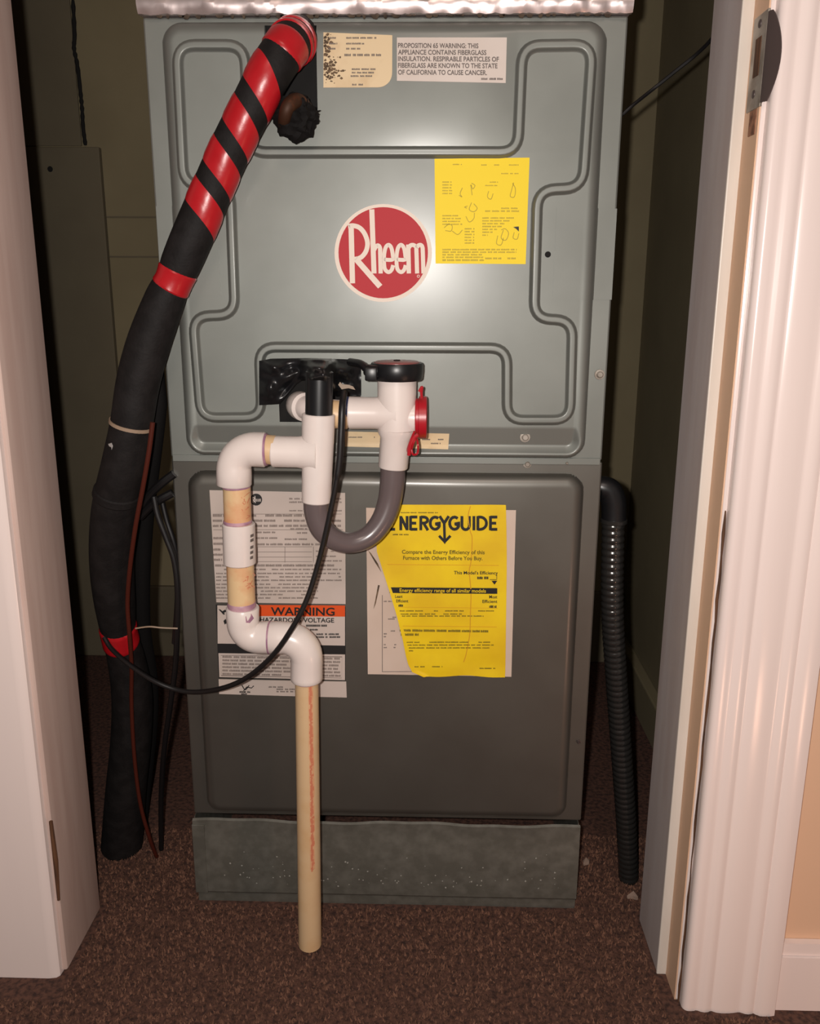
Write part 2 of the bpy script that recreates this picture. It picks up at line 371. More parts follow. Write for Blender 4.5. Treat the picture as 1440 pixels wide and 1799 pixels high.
# embossed bead of the upper door: one closed loop
bead_px = [(311, 80), (430, 80), (437, 268), (909, 268), (917, 81), (1040, 79), (1023, 330), (944, 334), (938, 560), (1006, 563), (1002, 739), (891, 739), (891, 612), (454, 610), (458, 734), (351, 735), (338, 556), (412, 553), (404, 326), (323, 326)]
bp3 = [at(x, y, -UPH) for x, y in bead_px]
def rounded(P, r, n=7):
    out = []; N = len(P)
    for i in range(N):
        p, a, b = np.array(P[i])[[0, 2]], np.array(P[i-1])[[0, 2]], np.array(P[(i+1) % N])[[0, 2]]
        u = (a-p)/np.linalg.norm(a-p); v = (b-p)/np.linalg.norm(b-p); s, e = p+u*r, p+v*r
        for k in range(n+1):
            t = k/n; out.append((1-t)**2*s+2*t*(1-t)*p+t*t*e)
    return np.array(out)
loop = rounded(bp3, .020)
dense = []
for i in range(len(loop)):
    a, b = loop[i], loop[(i+1) % len(loop)]; k = max(1, int(np.linalg.norm(b-a)/.006))
    for j in range(k): dense.append(a+(b-a)*j/k)
dense = np.array(dense)
tg = np.roll(dense, -1, 0)-np.roll(dense, 1, 0); tg /= np.linalg.norm(tg, axis=1)[:, None]; nr = np.stack([tg[:, 1], -tg[:, 0]], 1)
offs = np.linspace(-1, 1, 17); hw, hh = .0066, .0052
V = []; F = []; K = len(offs); Nn = len(dense)
for i in range(Nn):
    for o_ in offs:
        q = dense[i]+nr[i]*hw*o_; V.append((q[0], q[1], hh*(lambda t: t*t*(3-2*t))(min(1, max(0, (1-abs(o_))/.62)))*(1-.12*o_*o_)))
V = np.array(V); base = up_y(V[:, 0], V[:, 1]); V = np.stack([V[:, 0], base-.0001-V[:, 2], V[:, 1]], 1)
for i in range(Nn):
    for k in range(K-1): F.append([i*K+k, i*K+k+1, ((i+1) % Nn)*K+k+1, ((i+1) % Nn)*K+k])
keepf = []
for f in F:
    c = V[f].mean(0); inside = False
    for (a, b, cc, d) in (HOLE1, HOLE2):
        if a < c[0] < b and cc < c[2] < d: inside = True
    if not inside: keepf.append(f)
fixn(mesh('embossed_bead', V, keepf, M['steel'], up, angle=80))

# stickers lie on the doors: px outline -> door surface
def on_up(px, py, off=.0004):
    p = at(px, py, -UPH); y = float(up_y(p[0], p[2])); p = at(px, py, y); return np.array([p[0], float(up_y(p[0], p[2]))-off, p[2]])
def on_lo(px, py, off=.0004):
    p = at(px, py, -LPH); return np.array([p[0], float(lo_y(p[0], p[2]))-off, p[2]])
def sticker(name, corners, m, parent, on, off=.0004, nx=10, nz=8, wob=None, label=None, th=.0003):
    """corners TL TR BR BL in photo px; a thin sheet that follows the door, closed round its edge"""
    TL, TR, BR, BL = [np.array(c, float) for c in corners]; V = []; F = []
    for j in range(nz+1):
        for i in range(nx+1):
            u, v = i/nx, j/nz; p = (TL*(1-u)+TR*u)*(1-v)+(BL*(1-u)+BR*u)*v
            V.append(on(p[0], p[1], off+(wob(u, v) if wob else 0)))
    W = nx+1; V = np.array(V); n0 = len(V)
    for j in range(nz):
        for i in range(nx): F.append([j*W+i, (j+1)*W+i, (j+1)*W+i+1, j*W+i+1])
    rim = [i for i in range(W)]+[j*W+nx for j in range(1, nz+1)]+[nz*W+i for i in range(nx-1, -1, -1)]+[j*W for j in range(nz-1, 0, -1)]
    back = V[rim].copy(); back[:, 1] += off+th
    for k in range(len(rim)): F.append([rim[k], rim[(k+1) % len(rim)], n0+(k+1) % len(rim), n0+k])
    return fixn(mesh(name, np.vstack([V, back]), F, m, parent, label=label))
class Ink:
    def __init__(s, on, off): s.V = []; s.F = []; s.on = on; s.off = off
    def poly(s, pts):
        k = len(s.V); s.V += [s.on(x, y, s.off) for x, y in pts]; s.F.append(list(range(k, k+len(pts))))
    def rect(s, x0, y0, x1, y1, skew=0.0): s.poly([(x0, y0), (x0, y1), (x1, y1+skew*(x1-x0)), (x1, y0+skew*(x1-x0))])
    def stroke(s, pts, w, close=False):
        P = [np.array(p, float) for p in pts]; n = len(P); L = []; R_ = []
        for i in range(n):
            a = P[i-1] if (i > 0 or close) else P[i]; b = P[(i+1) % n] if (i < n-1 or close) else P[i]
            t = b-a; t = t/(np.linalg.norm(t)+1e-9); nn = np.array([-t[1], t[0]]); k = 1.0
            if a is not P[i] and b is not P[i]:
                t1 = P[i]-a; t1 = t1/(np.linalg.norm(t1)+1e-9); c = abs(t1 @ t); k = 1/max(c, .5)
            L.append(P[i]+nn*w/2*k); R_.append(P[i]-nn*w/2*k)
        m_ = n if close else n-1
        for i in range(m_):
            j = (i+1) % n; s.poly([L[i], L[j], R_[j], R_[i]])
    def disc(s, cx, cy, rx, ry=None, n=40): ry = ry or rx; s.poly([(cx+rx*cos(2*pi*k/n), cy+ry*sin(2*pi*k/n)) for k in range(n)])
    def ring(s, cx, cy, r0, r1, n=48):
        for k in range(n):
            a, b = 2*pi*k/n, 2*pi*(k+1)/n; s.poly([(cx+r0*cos(a), cy+r0*sin(a)), (cx+r1*cos(a), cy+r1*sin(a)), (cx+r1*cos(b), cy+r1*sin(b)), (cx+r0*cos(b), cy+r0*sin(b))])
    def row(s, x0, x1, y, h, dens=.8, w0=5, w1=16, skew=0.0):
        """illegible small print: word-shaped dashes"""
        x = x0
        while x < x1-2:
            ww = min(random.uniform(w0, w1), x1-x); on_ = random.random() < dens; c = 0.0
            while on_ and c < ww-1.4:
                lw = random.uniform(1.1, 1.9); yy = y+skew*(x+c-x0); h0 = h*random.choice((.5, .5, .36, .5)); s.rect(x+c, yy-h0, x+c+lw, yy+h*.5); c += lw+random.uniform(.3, .55)
            x += ww+random.uniform(1.0, 2.0)
    def text(s, body, x0, x1, ybase, cap, bold=0.0, skew=0.0):
        cu = bpy.data.curves.new('text_temp', 'FONT'); cu.body = body; cu.size = 1.0; cu.offset = bold; cu.resolution_u = 3
        ob = bpy.data.objects.new('text_temp', cu); me = bpy.data.meshes.new_from_object(ob)
        P = np.array([v.co[:2] for v in me.vertices]); mn, mx = P.min(0), P.max(0); sc = (x1-x0)/(mx[0]-mn[0]); k = len(s.V)
        for x, y in P:
            px = x0+(x-mn[0])*sc; s.V.append(s.on(px, ybase-y*cap/.69+skew*(px-x0), s.off))
        s.F += [[k+i for i in p.vertices] for p in me.polygons]
        bpy.data.objects.remove(ob); bpy.data.meshes.remove(me); bpy.data.curves.remove(cu)
    def build(s, name, m, parent, label=None):
        o = fixn(mesh(name, s.V, s.F, m, parent, smooth=False, label=label))
        if 'print' in name: o['kind'] = 'stuff'
        return o

# --- maker's label, aged buff with a torn glue-stained left edge
def round_br(x, y, cx=664, cy=129, r=24.5):
    if x > cx and y > cy:
        d = math.hypot(x-cx, y-cy)
        if d > r: return cx+(x-cx)*r/d, cy+(y-cy)*r/d
    return x, y
o = sticker('buff_label', [(568, 57), (689, 62), (688.5, 153.5), (568, 154)], M['paper_old'], up, lambda x, y, f: on_up(*round_br(x, y), f), .0005, 24, 20, label='aged buff maker label with rounded corner and stained left edge')
k = Ink(on_up, .0010)
for y, x0, x1, h in ((67, 608, 662, 3), (77, 608, 640, 3), (86, 608, 636, 3), (97, 605, 670, 4), (122, 618, 660, 3), (128, 618, 658, 3), (134, 616, 654, 3), (149, 606, 640, 3), (67, 578, 592, 3), (77, 578, 594, 3), (86, 576, 590, 3)): k.row(x0, x1, y, h, .95)
k.build('print', M['inkgrey'], o)
k = Ink(on_up, .0009)
for q_ in range(150):
    t = random.random(); x = 569+abs(random.gauss(0, 1))*(5 if t < .35 else 15); y = random.uniform(60, 98) if t < .35 else random.gauss(124, 13); r = random.uniform(.8, 3.6)
    if x > 625 or y > 152 or y < 59: continue
    k.poly([(max(568.5, x+r*random.uniform(.5, 1.25)*cos(a)), y+r*random.uniform(.4, 1.1)*sin(a)) for a in np.linspace(0, 2*pi, 9)[:-1]])
k.build('glue_stain', M['stain'], o, label='dark brown stains on the label edge')
# --- fibreglass warning label
o = sticker('fiberglass_label', [(697, 66), (890, 66), (888, 146), (697, 142)], M['paper'], up, on_up, label='white printed fiberglass warning label')
k = Ink(on_up, .0010)
for body, x1, y in (('PROPOSITION 65 WARNING: THIS', 840, 84.3), ('APPLIANCE CONTAINS FIBERGLASS', 854, 96), ('INSULATION. RESPIRABLE PARTICLES OF', 876, 107.5), ('FIBERGLASS ARE KNOWN TO THE STATE', 873.5, 119.2), ('OF CALIFORNIA TO CAUSE CANCER.', 855, 131.2)):
    k.text(body, 699, x1, y, 8.2, .022, .006)
k.row(845, 884, 139, 3.5, 1, 8, 14)
k.build('print', M['inkgrey'], o)
# --- yellow instruction label
o = sticker('yellow_label', [(763, 279), (930, 277), (923, 464), (765, 463)], M['yellow'], up, on_up, label='yellow instruction label with faint grey line drawings')
k = Ink(on_up, .0010)
for y, x0, x1 in ((289, 778, 812), (290, 845, 912), (305, 880, 912), (309, 787, 802), (311, 822, 826)): k.row(x0, x1, y, 2, .8)
for y in (320, 325, 330, 335, 340): k.row(777, 794, y, 2.2, 1)
for y in (320, 326): k.row(852, 876, y, 2, .9)
for y in (379, 384, 389, 394): k.row(777, 812 if y > 382 else 806, y, 2.2, 1)
for y in (366, 371): k.row(852 if y > 368 else 880, 912, y, 2.6, 1)
for j, y in enumerate((383, 388, 393, 398, 403, 408, 413)): k.row(847, 906-j*8, y, 2.4, 1)
for j, y in enumerate((402, 407, 412, 417, 422, 427)): k.row(816, 834, y, 2.4, 1)
for y in (438.5, 443, 447.5, 452): k.row(777, 908 if y < 446 else 850, y, 2.6, 1)
k.row(777, 850, 457, 3, 1); k.row(852, 884, 454, 3, 1); k.row(891, 908, 454, 3, 1)
def squig(pts, w=1.3): k.stroke([tuple(p) for p in catmull(np.array(pts, float), 5)], w)
squig([(812, 330), (808, 340), (811, 346), (806, 343)]); squig([(828, 322), (834, 326), (830, 332), (827, 325), (829, 343)])
squig([(858, 336), (856, 346), (862, 350), (866, 340)]); squig([(902, 321), (898, 335), (896, 345), (903, 346), (905, 332), (900, 322)])
squig([(828, 356), (824, 368), (832, 372), (838, 366), (832, 358)]); squig([(820, 366), (816, 364), (821, 362)])
squig([(818, 380), (824, 390), (832, 384), (833, 374)]); squig([(780, 400), (788, 394), (794, 397), (792, 406), (782, 405)]); squig([(794, 406), (804, 412), (812, 404)])
squig([(884, 404), (880, 418), (888, 422), (893, 410), (887, 402), (880, 404)]); squig([(874, 414), (872, 428), (880, 430), (884, 418)]); squig([(903, 408), (901, 418), (908, 420), (911, 410)])
k.build('print', M['inkolive'], o)
k = Ink(on_up, .0011); k.poly([(901, 399), (911, 398), (911, 407), (906, 402)]); k.build('print_arrow', M['ink'], o)

# --- round logo sticker
LCX, LCY = 673.0, 444.5
V = [on_up(LCX+85.5*cos(2*pi*i/64), LCY+86*sin(2*pi*i/64), .0004) for i in range(64)]
V2 = [np.array(p)+np.array([0, .0006, 0]) for p in V]
logo = fixn(mesh('round_logo_sticker', V+V2, [list(range(64))]+[[i, (i+1) % 64, 64+(i+1) % 64, 64+i] for i in range(64)], M['logowhite'], up, smooth=False, label='round red and white logo sticker'))
k = Ink(on_up, .0008); k.disc(LCX, LCY-.5, 78.5, 80, 64); k.build('red_disc', M['logored'], logo)
k = Ink(on_up, .0012)
def lg(pts): return [(575+x/7.2, 345+y/7.2) for x, y in pts]
def cur(pts, n=6): return [tuple(p) for p in catmull(np.array(pts, float), n)]
k.stroke(lg([(300, 362), (318, 1100)]), 9.2)
k.stroke(lg(cur([(262, 378), (330, 372), (410, 400), (475, 480), (508, 590), (490, 690), (440, 760), (385, 788), (322, 796)])), 8.2)
k.stroke(lg([(350, 780), (668, 1142)]), 10.0)
k.stroke(lg([(562, 165), (590, 975)]), 8.8)
k.stroke(lg(cur([(590, 680), (612, 640), (640, 622), (664, 650), (668, 720), (674, 975)])), 7.4)
for dx in (0, 158):
    k.stroke(lg([(x+dx, y) for x, y in cur([(715, 800), (822, 800), (826, 740), (808, 650), (772, 614), (736, 650), (718, 740), (716, 830), (728, 920), (772, 958), (812, 930), (832, 870)])]), 6.8)
k.stroke(lg([(1022, 610), (1030, 975)]), 7.6); k.stroke(lg(cur([(1030, 650), (1050, 622), (1085, 616), (1120, 640), (1126, 700), (1134, 975)])), 7.2)
k.stroke(lg(cur([(1128, 650), (1150, 622), (1180, 616), (1200, 640), (1206, 700), (1214, 975)])), 7.2)
k.ring(575+1150/7.2, 345+1010/7.2, 1.6, 2.6, 16)
k.build('logo_lettering', M['logowhite'], logo)

# --- rating plate and hazard label on the lower door
o = sticker('rating_label', [(368, 861), (606, 866), (607, 1061), (380, 1058)], M['paper_grey'], lp, on_lo, label='white rating label crowded with small print')
k = Ink(on_lo, .0010); k.disc(450, 877.5, 10.5, 10.5, 28); k.build('small_logo', M['ink'], o)
k = Ink(on_lo, .0014)
k.stroke([(444, 873), (444.6, 883)], 1.3); k.stroke(cur([(444, 873), (447.5, 875), (445, 878.5)], 4), 1.2); k.stroke([(445, 878), (449, 883)], 1.3); k.stroke([(448, 871), (448.4, 881)], 1.2)
for x in (450.5, 453, 455.5, 457.5): k.stroke([(x, 876), (x+.2, 881)], 1.1)
k.build('small_logo_lettering', M['paper'], o)
k = Ink(on_lo, .0010)
for y in (876, 882): k.row(508, 600, y, 3, .9)
k.row(508, 600, 897, 2.4, 1)
k.rect(374, 902.4, 600, 903.2)
for y in (905.5, 914.5, 923.5): k.row(374, 600, y, 4, .82, 8, 18)
k.rect(375, 930, 602, 930.8)
for y, x0, x1 in ((929, 510, 540), (935, 450, 484), (945, 450, 490), (947, 500, 542), (936, 510, 540), (940, 560, 600)): k.row(x0, x1, y, 3, .95)
for y in (945, 955, 965, 974, 983): k.row(375, 392, y, 4, 1, 12, 18)
k.row(440, 600, 956, 3.6, .8)
for y in (960, 969, 978, 986): k.rect(452, y, 548, y+.8)
for x in (452, 500, 550): k.rect(x, 960, x+.9, 988)
for y in (968, 977, 985): k.row(555, 602, y, 2.4, .9)
k.row(378, 598, 993, 4, .9, 10, 22)
for y in (1000, 1007, 1013, 1019, 1026, 1032, 1038, 1044, 1050): k.row(380, 600 if y < 1025 else 560, y, 2.6, .93, 6, 16)
k.build('print', M['inksmall'], o)
o = sticker('hazard_label', [(379, 1062), (607, 1066), (607, 1195), (384, 1191)], M['ink'], lp, on_lo, label='white hazard label with orange WARNING bar and black bands')
k = Ink(on_lo, .0010); k.poly([(382, 1063), (382.5, 1130), (606, 1133.5), (606, 1067)]); k.poly([(384, 1147), (385.5, 1189), (606, 1194), (606, 1149)]); k.build('white_fields', M['paper_grey'], o)
k = Ink(on_lo, .0014); k.poly([(452, 1062), (453, 1081.5), (606, 1082.5), (606, 1063)]); k.build('orange_bar', M['orange'], o)
k = Ink(on_lo, .0018)
k.text('WARNING', 476, 588, 1079.5, 13.5, .02, .008)
k.text('HAZARDOUS VOLTAGE', 457, 587, 1091.5, 7.6, .02, .008)
k.row(538, 575, 1098, 3.6, 1, 20, 30); k.row(545, 560, 1105, 3, 1); k.row(556, 596, 1113, 3, .9); k.row(556, 598, 1118, 3, .9); k.row(455, 520, 1100, 3, .8)
k.poly([(384, 1069), (388, 1070), (396, 1078), (393, 1079)]); k.poly([(393, 1090), (397, 1086), (399, 1094), (395, 1096)])
k.poly([(389, 1074), (396, 1070), (399, 1073), (392, 1077)])
k.build('print', M['ink'], o)
k = Ink(on_lo, .0014)
for y in (1153, 1159, 1165, 1171, 1177, 1183): k.row(391, 598, y, 3.4, .96, 8, 20, .015)
k.stroke([(388, 1150.5), (389, 1186), (600, 1190), (601, 1153)], .8, True)
k.build('small_print', M['inksmall'], o)
o = sticker('approval_label', [(384, 1193), (608, 1197), (609, 1225), (385, 1219)], M['paper_grey'], lp, on_lo, label='narrow white approval label with small black mark')
k = Ink(on_lo, .0010); k.stroke(cur([(425, 1203), (431, 1211), (438, 1203)], 4), 1.6); k.stroke([(428, 1213), (434, 1206), (442, 1208), (446, 1204)], 1.5); k.row(421, 440, 1215, 3, 1); k.row(424, 438, 1218.5, 2.4, 1); k.build('mark', M['ink'], o)
k = Ink(on_lo, .0010); k.row(472, 500, 1206, 2.6, 1); k.row(486, 545, 1210, 2.6, 1); k.row(486, 530, 1214, 2.6, 1); k.build('print', M['inkgrey'], o)

# --- efficiency sheet: buff backing with a torn yellow guide on it
o = sticker('backing_sheet', [(643, 892), (906, 896), (898, 1189), (646, 1184)], M['sheet'], lp, on_lo, .0005, label='buff backing sheet behind the yellow guide')
k = Ink(on_lo, .0010)
k.rect(671, 1045, 672, 1180); k.rect(671, 1179, 726, 1180)
for y in (1056, 1084, 1087, 1108, 1113, 1118, 1132, 1137): k.row(674, 696, y, 2, .7)
k.build('print', M['inkgrey'], o)
k = Ink(on_lo, .0010); k.poly([(664, 1027), (667, 1028), (660, 1060), (656, 1070)]); k.poly([(646, 966), (652, 972), (664, 990), (670, 1005), (660, 990)]); k.build('paper_tear', M['stain'], o)
# yellow guide: left edge torn and curling forward
rowsL = [(886, 666), (930, 660), (968, 662), (1000, 672), (1040, 685), (1080, 697), (1120, 707), (1150, 713), (1165, 717), (1178, 724), (1187, 744)]
rowsR = [(886, 888), (930, 889), (968, 889.5), (1000, 889.5), (1040, 889), (1080, 888.5), (1120, 888), (1150, 887.5), (1165, 887.3), (1178, 887), (1188, 886.5)]
def guide_off(u, v): return .0016+.0032*max(0, .05-u)/.05*min(1, v*1.5)+.0012*max(0, u-.93)/.07+.0003*sin(v*17)*sin(u*6)
V = []; F = []; NU = 30
yy = np.linspace(0, 10, 61)
for t in yy:
    i = min(int(t), 9); f = t-i; l = [rowsL[i][q]*(1-f)+rowsL[i+1][q]*f for q in (0, 1)]; r = [rowsR[i][q]*(1-f)+rowsR[i+1][q]*f for q in (0, 1)]
    for j in range(NU+1):
        u = j/NU; x = l[1]*(1-u)+r[1]*u; y = l[0]*(1-u)+r[0]*u+ (1.5*sin(u*9) if t > 9.8 else 0); V.append(on_lo(x, y, guide_off(u, t/10)))
W = NU+1
for j in range(60):
    for i in range(NU): F.append([j*W+i, (j+1)*W+i, (j+1)*W+i+1, j*W+i+1])
n0 = len(V); rim = list(range(W))+[j*W+NU for j in range(1, 61)]+[60*W+i for i in range(NU-1, -1, -1)]+[j*W for j in range(59, 0, -1)]
V += [V[i]+np.array([0, .0004, 0]) for i in rim]
for q in range(len(rim)): F.append([rim[q], rim[(q+1) % len(rim)], n0+(q+1) % len(rim), n0+q])
gd = fixn(mesh('yellow_guide', V, F, M['yellow2'], lp, label='torn and creased yellow energy guide sheet'))
GO = .0026
k = Ink(on_lo, GO)
def L_(x, strokes, wd=5.0, y0=905.5, y1=930.5):
    for st in strokes: k.stroke([(x+a, y1-(y1-y0)*b) for a, b in st], wd)
L_(684, [[(0, 0), (0, 1)], [(0, .93), (10, .93)], [(0, .5), (8, .5)], [(0, .07), (10, .07)]])
L_(704, [[(0, 0), (0, 1)], [(0, .95), (11, .05)], [(11, 0), (11, 1)]])
L_(721, [[(0, 0), (0, 1)], [(0, .93), (12, .93)], [(0, .5), (10, .5)], [(0, .07), (12, .07)]])
def arcp(cx, cy, rx, ry, a0, a1, n=10): return [(cx+rx*cos(radians(a0+(a1-a0)*i/n)), cy+ry*sin(radians(a0+(a1-a0)*i/n))) for i in range(n+1)]
L_(739, [[(0, 0), (0, 1)], [(0, .93)]+arcp(5, .72, 7, .21, 90, -90)+[(0, .51)], [(5, .5), (12.5, 0)]])
L_(764, [arcp(0, .5, 8.5, .43, 50, 330, 14)+[(7.4, .45), (0, .45)]])
L_(780, [[(-8, 1), (0, .5), (8, 1)]]); k.stroke([(780, 918), (780.8, 946)], 4.6); k.stroke([(771, 940), (780.8, 950.5), (791, 940)], 4.6); k.poly([(775, 945), (781, 955), (787, 945)])
L_(798, [arcp(0, .5, 8.5, .43, 50, 330, 14)+[(7.4, .45), (0, .45)]])
L_(811, [[(0, 1), (0, .35)]+arcp(6.5, .34, 6.5, .29, 180, 360)+[(13, 1)]])
L_(832, [[(0, 0), (0, 1)]], 4.8)
L_(839, [[(0, 0), (0, 1)], [(0, .93)]+arcp(4, .5, 11, .43, 90, -90, 12)+[(0, .07)]])
L_(861, [[(0, 0), (0, 1)], [(0, .93), (12, .93)], [(0, .5), (10, .5)], [(0, .07), (12, .07)]])
k.rect(684, 1030.5, 873, 1040.5, .008)
k.poly([(863, 1019), (873, 1019), (868, 1026)])
k.text('This Model\'s Efficiency', 797, 874, 1007.5, 5.6, .015, .008)
k.row(838, 858, 1014, 4.6, 1, 8, 12); k.stroke([(860, 1017), (872, 1017), (872, 1008)], .9)
k.text('Most', 859, 873, 1050, 5.4, .015); k.text('Efficient', 847, 873, 1058, 5.4, .015); k.row(859, 872, 1064.5, 4.4, 1, 6, 8)
k.text('Least', 694, 707, 1049, 5.0, .015); k.text('Efficient', 696, 717, 1057, 5.0, .015); k.row(700, 709, 1062.5, 4, 1, 6, 8)
k.build('print', M['ink'], gd)
k = Ink(on_lo, GO)
k.text('Compare the Energy Efficiency of this', 706, 851, 971.5, 6.6, .02, .006)
k.text('Furnace with Others Before You Buy.', 708, 847, 982, 6.6, .02, .006)
k.row(704, 770, 899.5, 1.8, .9); k.row(690, 720, 938, 2.4, .8)
k.row(702, 858, 1106, 4, 1, 12, 24, .012); k.row(704, 736, 1113.5, 4, 1, 20, 30)
for y, x0, x1 in ((1072, 702, 868), (1077.5, 704, 855), (1081, 706, 850), (1127, 714, 862), (1132, 716, 868), (1137, 718, 860), (1142, 718, 728), (1170, 728, 778), (1173, 842, 870)): k.row(x0, x1, y, 2, .9, 6, 16)
k.build('small_print', M['inkdim'], gd)
k = Ink(on_lo, GO)
k.rect(680, 990, 876, 990.8, .008); k.rect(700, 1098, 872, 1098.8, .01); k.rect(700, 1065, 874, 1065.6, .01)
k.stroke(cur([(826, 888), (822, 905), (825, 930), (829, 945), (827, 985), (824, 1002), (827, 1040), (826, 1075), (825, 1110), (822, 1130), (818, 1150), (814, 1162)], 4), 1.6)
k.build('creases', M['crease'], gd)
k = Ink(on_lo, GO+.0004); k.text('Energy efficiency range of all similar models', 702, 853, 1038.5, 6.2, .012, .008); k.build('bar_lettering', M['yellow2'], gd)

# --- narrow strip label under the tee, screws, holes, seam film
o = sticker('strip_label', [(606, 758), (789, 762), (787, 789), (606, 784)], M['paper_old'], up, on_up, .0005, label='narrow buff strip label')
k = Ink(on_up, .0010); k.row(735, 780, 772, 2.4, .7); k.row(735, 775, 779, 2.4, .7); k.row(612, 660, 768, 2, .6); k.build('print', M['inkgrey'], o)
def screw(px, py, y0, r=.0052, m='plate', parent=None):
    p = at(px, py, y0)
    V, F = lathe((p[0], y0+.0005, p[2]), (0, -1, 0), [(0, r*1.25), (.0012, r*1.2), (.0013, r*.8), (.004, r*.75), (.0048, r*.55)], 6*2); mesh('screw', V, F, M[m], parent or fur)
pz = at(922, 768, -.012); screw(922, 768, float(up_y(pz[0], pz[2])), parent=up); screw(926, 815, -.0006, .0042); screw(1053, 658, -.0006, .005); screw(1016, 1303, -.0006, .0022, 'plate_dark')
screw(995, 813, -.0006, .0022)
p = on_up(962, 447, .0002); mesh('screw_hole', *lathe(p, (0, -1, 0), [(0, .0034), (.0004, .0034)], 16), M['blackmatte'], up)
def film(name, corners, side):
    """embossed repair plate outline: thin steel patch on the door, running over its rolled edge"""
    TL, TR, BR, BL = [np.array(c, float) for c in corners]; V = []; F = []; nx, nz = 40, 6
    P = [at(*c, -UPH) for c in corners]; xa, xb, za, zb = P[0][0], P[1][0], P[0][2], P[2][2]
    for j in range(nz+1):
        for i in range(nx+1):
            x = xa+(xb-xa)*i/nx; z = za+(zb-za)*j/nz; y = min(float(up_y(x, z)), -.0004); V.append((x, y-.0005, z))
    W = nx+1; n0 = len(V); V = np.array(V)
    for j in range(nz):
        for i in range(nx): F.append([j*W+i, (j+1)*W+i, (j+1)*W+i+1, j*W+i+1])
    rim = list(range(W))+[j*W+nx for j in range(1, nz+1)]+[nz*W+i for i in range(nx-1, -1, -1)]+[j*W for j in range(nz-1, 0, -1)]
    back = V[rim]+np.array([0, .0008, 0])
    for q in range(len(rim)): F.append([rim[q], rim[(q+1) % len(rim)], n0+(q+1) % len(rim), n0+q])
    fixn(mesh(name, np.vstack([V, back]), F, M['tapefilm'], fur, angle=60, label='thin square steel patch across the door edge'))
film('seam_patch', [(978, 364), (1089, 364), (1082, 527), (972, 527)], 1)
film('seam_patch', [(266, 360), (380, 360), (386, 520), (278, 520)], -1)

# ------------------------------------------------------------------ black tape bunched over the drain opening
tp = thing('black_tape', 'crumpled shiny black tape bunched over the drain opening, behind the white tee', 'tape', at(545, 670, -.02))
def outline_top(u): return np.interp(u, [0, .12, .5, 1], [634, 630, 629, 632])
def outline_bot(u): return np.interp(u, [0, .2, .26, .36, .42, .6, .72, .73, .76, 1], [712, 710, 698, 676, 668, 668, 672, 694, 697, 695])
V = []; F = []; NX, NZ = 60, 26
for j in range(NZ+1):
    for i in range(NX+1):
        u, v = i/NX, j/NZ; x = 455+(634-455)*u; y0, y1 = outline_top(u), outline_bot(u); y = y0+(y1-y0)*v
        d = .022+.006*sin(u*9+v*3)+.004*sin(u*21-v*9)+.010*math.exp(-((u-.42)/.1)**2-((v-.35-(u-.42)*1.2)/.12)**2)+.004*sin(v*12+u*5)
        e = min(u, 1-u, v*.6, (1-v)*.6)*8; d = .0165+(d-.0165+.006)*min(1, e)+.098*math.exp(-((u-.585)/.135)**4)*min(1, .6+v*5); V.append(at(x, y, -d-.003))
W = NX+1
for j in range(NZ):
    for i in range(NX): F.append([j*W+i, (j+1)*W+i, (j+1)*W+i+1, j*W+i+1])
fixn(mesh('tape_sheet', V, F, M['blacktape'], tp, angle=80))
V = [at(x, y, -.0400) for x, y in ((594, 676), (597, 671), (601, 675), (612, 676), (620, 679), (624, 685), (612, 682), (600, 684))]
mesh('torn_gap', *flatpoly(V, (0, .0015, 0)), M['tie'], tp, label='pale torn spot in the tape')

# ------------------------------------------------------------------ DRAIN PLUMBING
dr = thing('drain_plumbing', 'white and cream plastic drain pipes with grey U trap in front of the furnace', 'drain pipe', at(545, 1655, -.082))
YA = -.092     # the near stack
YB = -.066     # the far tee
def wp(px, py, Y, rpx): p = at(px, py, Y); return p, rpx*mpp(p)
def pipe(name, a, b, Y, r, m, parent=dr, n=2, Y2=None, seg=32, label=None, rim=True):
    p, ra = wp(*a, Y, r[0]); q, rb = wp(*b, Y if Y2 is None else Y2, r[1]); L0 = np.linalg.norm(q-p)
    e = min(.0012, L0*.1)
    prof = [(0, ra-e), (e, ra), (L0-e, rb), (L0, rb-e)] if rim else [(0, ra), (L0, rb)]
    return mesh(name, *lathe(p, q-p, prof, seg), M[m], parent, label=label)
def ringo(c, Y, rpx, axis, w, m, name='primer_ring', parent=dr):
    p, r = wp(*c, Y, rpx); ax = np.array(axis, float); ax /= np.linalg.norm(ax)
    return mesh(name, *lathe(p-ax*w/2, ax, [(0, r-.0006), (w*.2, r), (w*.8, r), (w, r-.0006)], 32), M[m], parent)
def elbow(name, p0, pc, p1, Y, hub, bend, m='pvc'):
    """90 degree fitting: from px p0 along to corner pc and on to p1"""
    P0, C, P1 = at(*p0, Y), at(*pc, Y), at(*p1, Y); rh = hub*mpp(C); rb = bend*mpp(C)
    d0 = (C-P0)/np.linalg.norm(C-P0); d1 = (P1-C)/np.linalg.norm(P1-C); l0, l1 = np.linalg.norm(C-P0), np.linalg.norm(P1-C)
    R = min(l0, l1)*.62; s, e = C-d0*R, C+d1*R; pts = []; rad = []
    a = l0-R; b = l1-R
    for t, r in ((0, rh*.95), (.0012, rh), (a*.8, rh*.995), (a, rh*.985)): pts.append(P0+d0*t); rad.append(r)
    for kk in range(1, 12):
        t = kk/12; a_ = t*pi/2; pts.append(C-d0*R-(-d1)*0+(d0*sin(a_)*R)+(d1*(1-cos(a_))*R)); rad.append(rb+(rh*.985-rb)*abs(2*t-1)**3)
    for t, r in ((b, rh*.985), (b*.2, rh*.995), (.0012, rh), (0, rh*.95)): pts.append(P1-d1*t); rad.append(r)
    return mesh(name, *tube(np.array(pts), rad, 36), M[m], dr, angle=40)
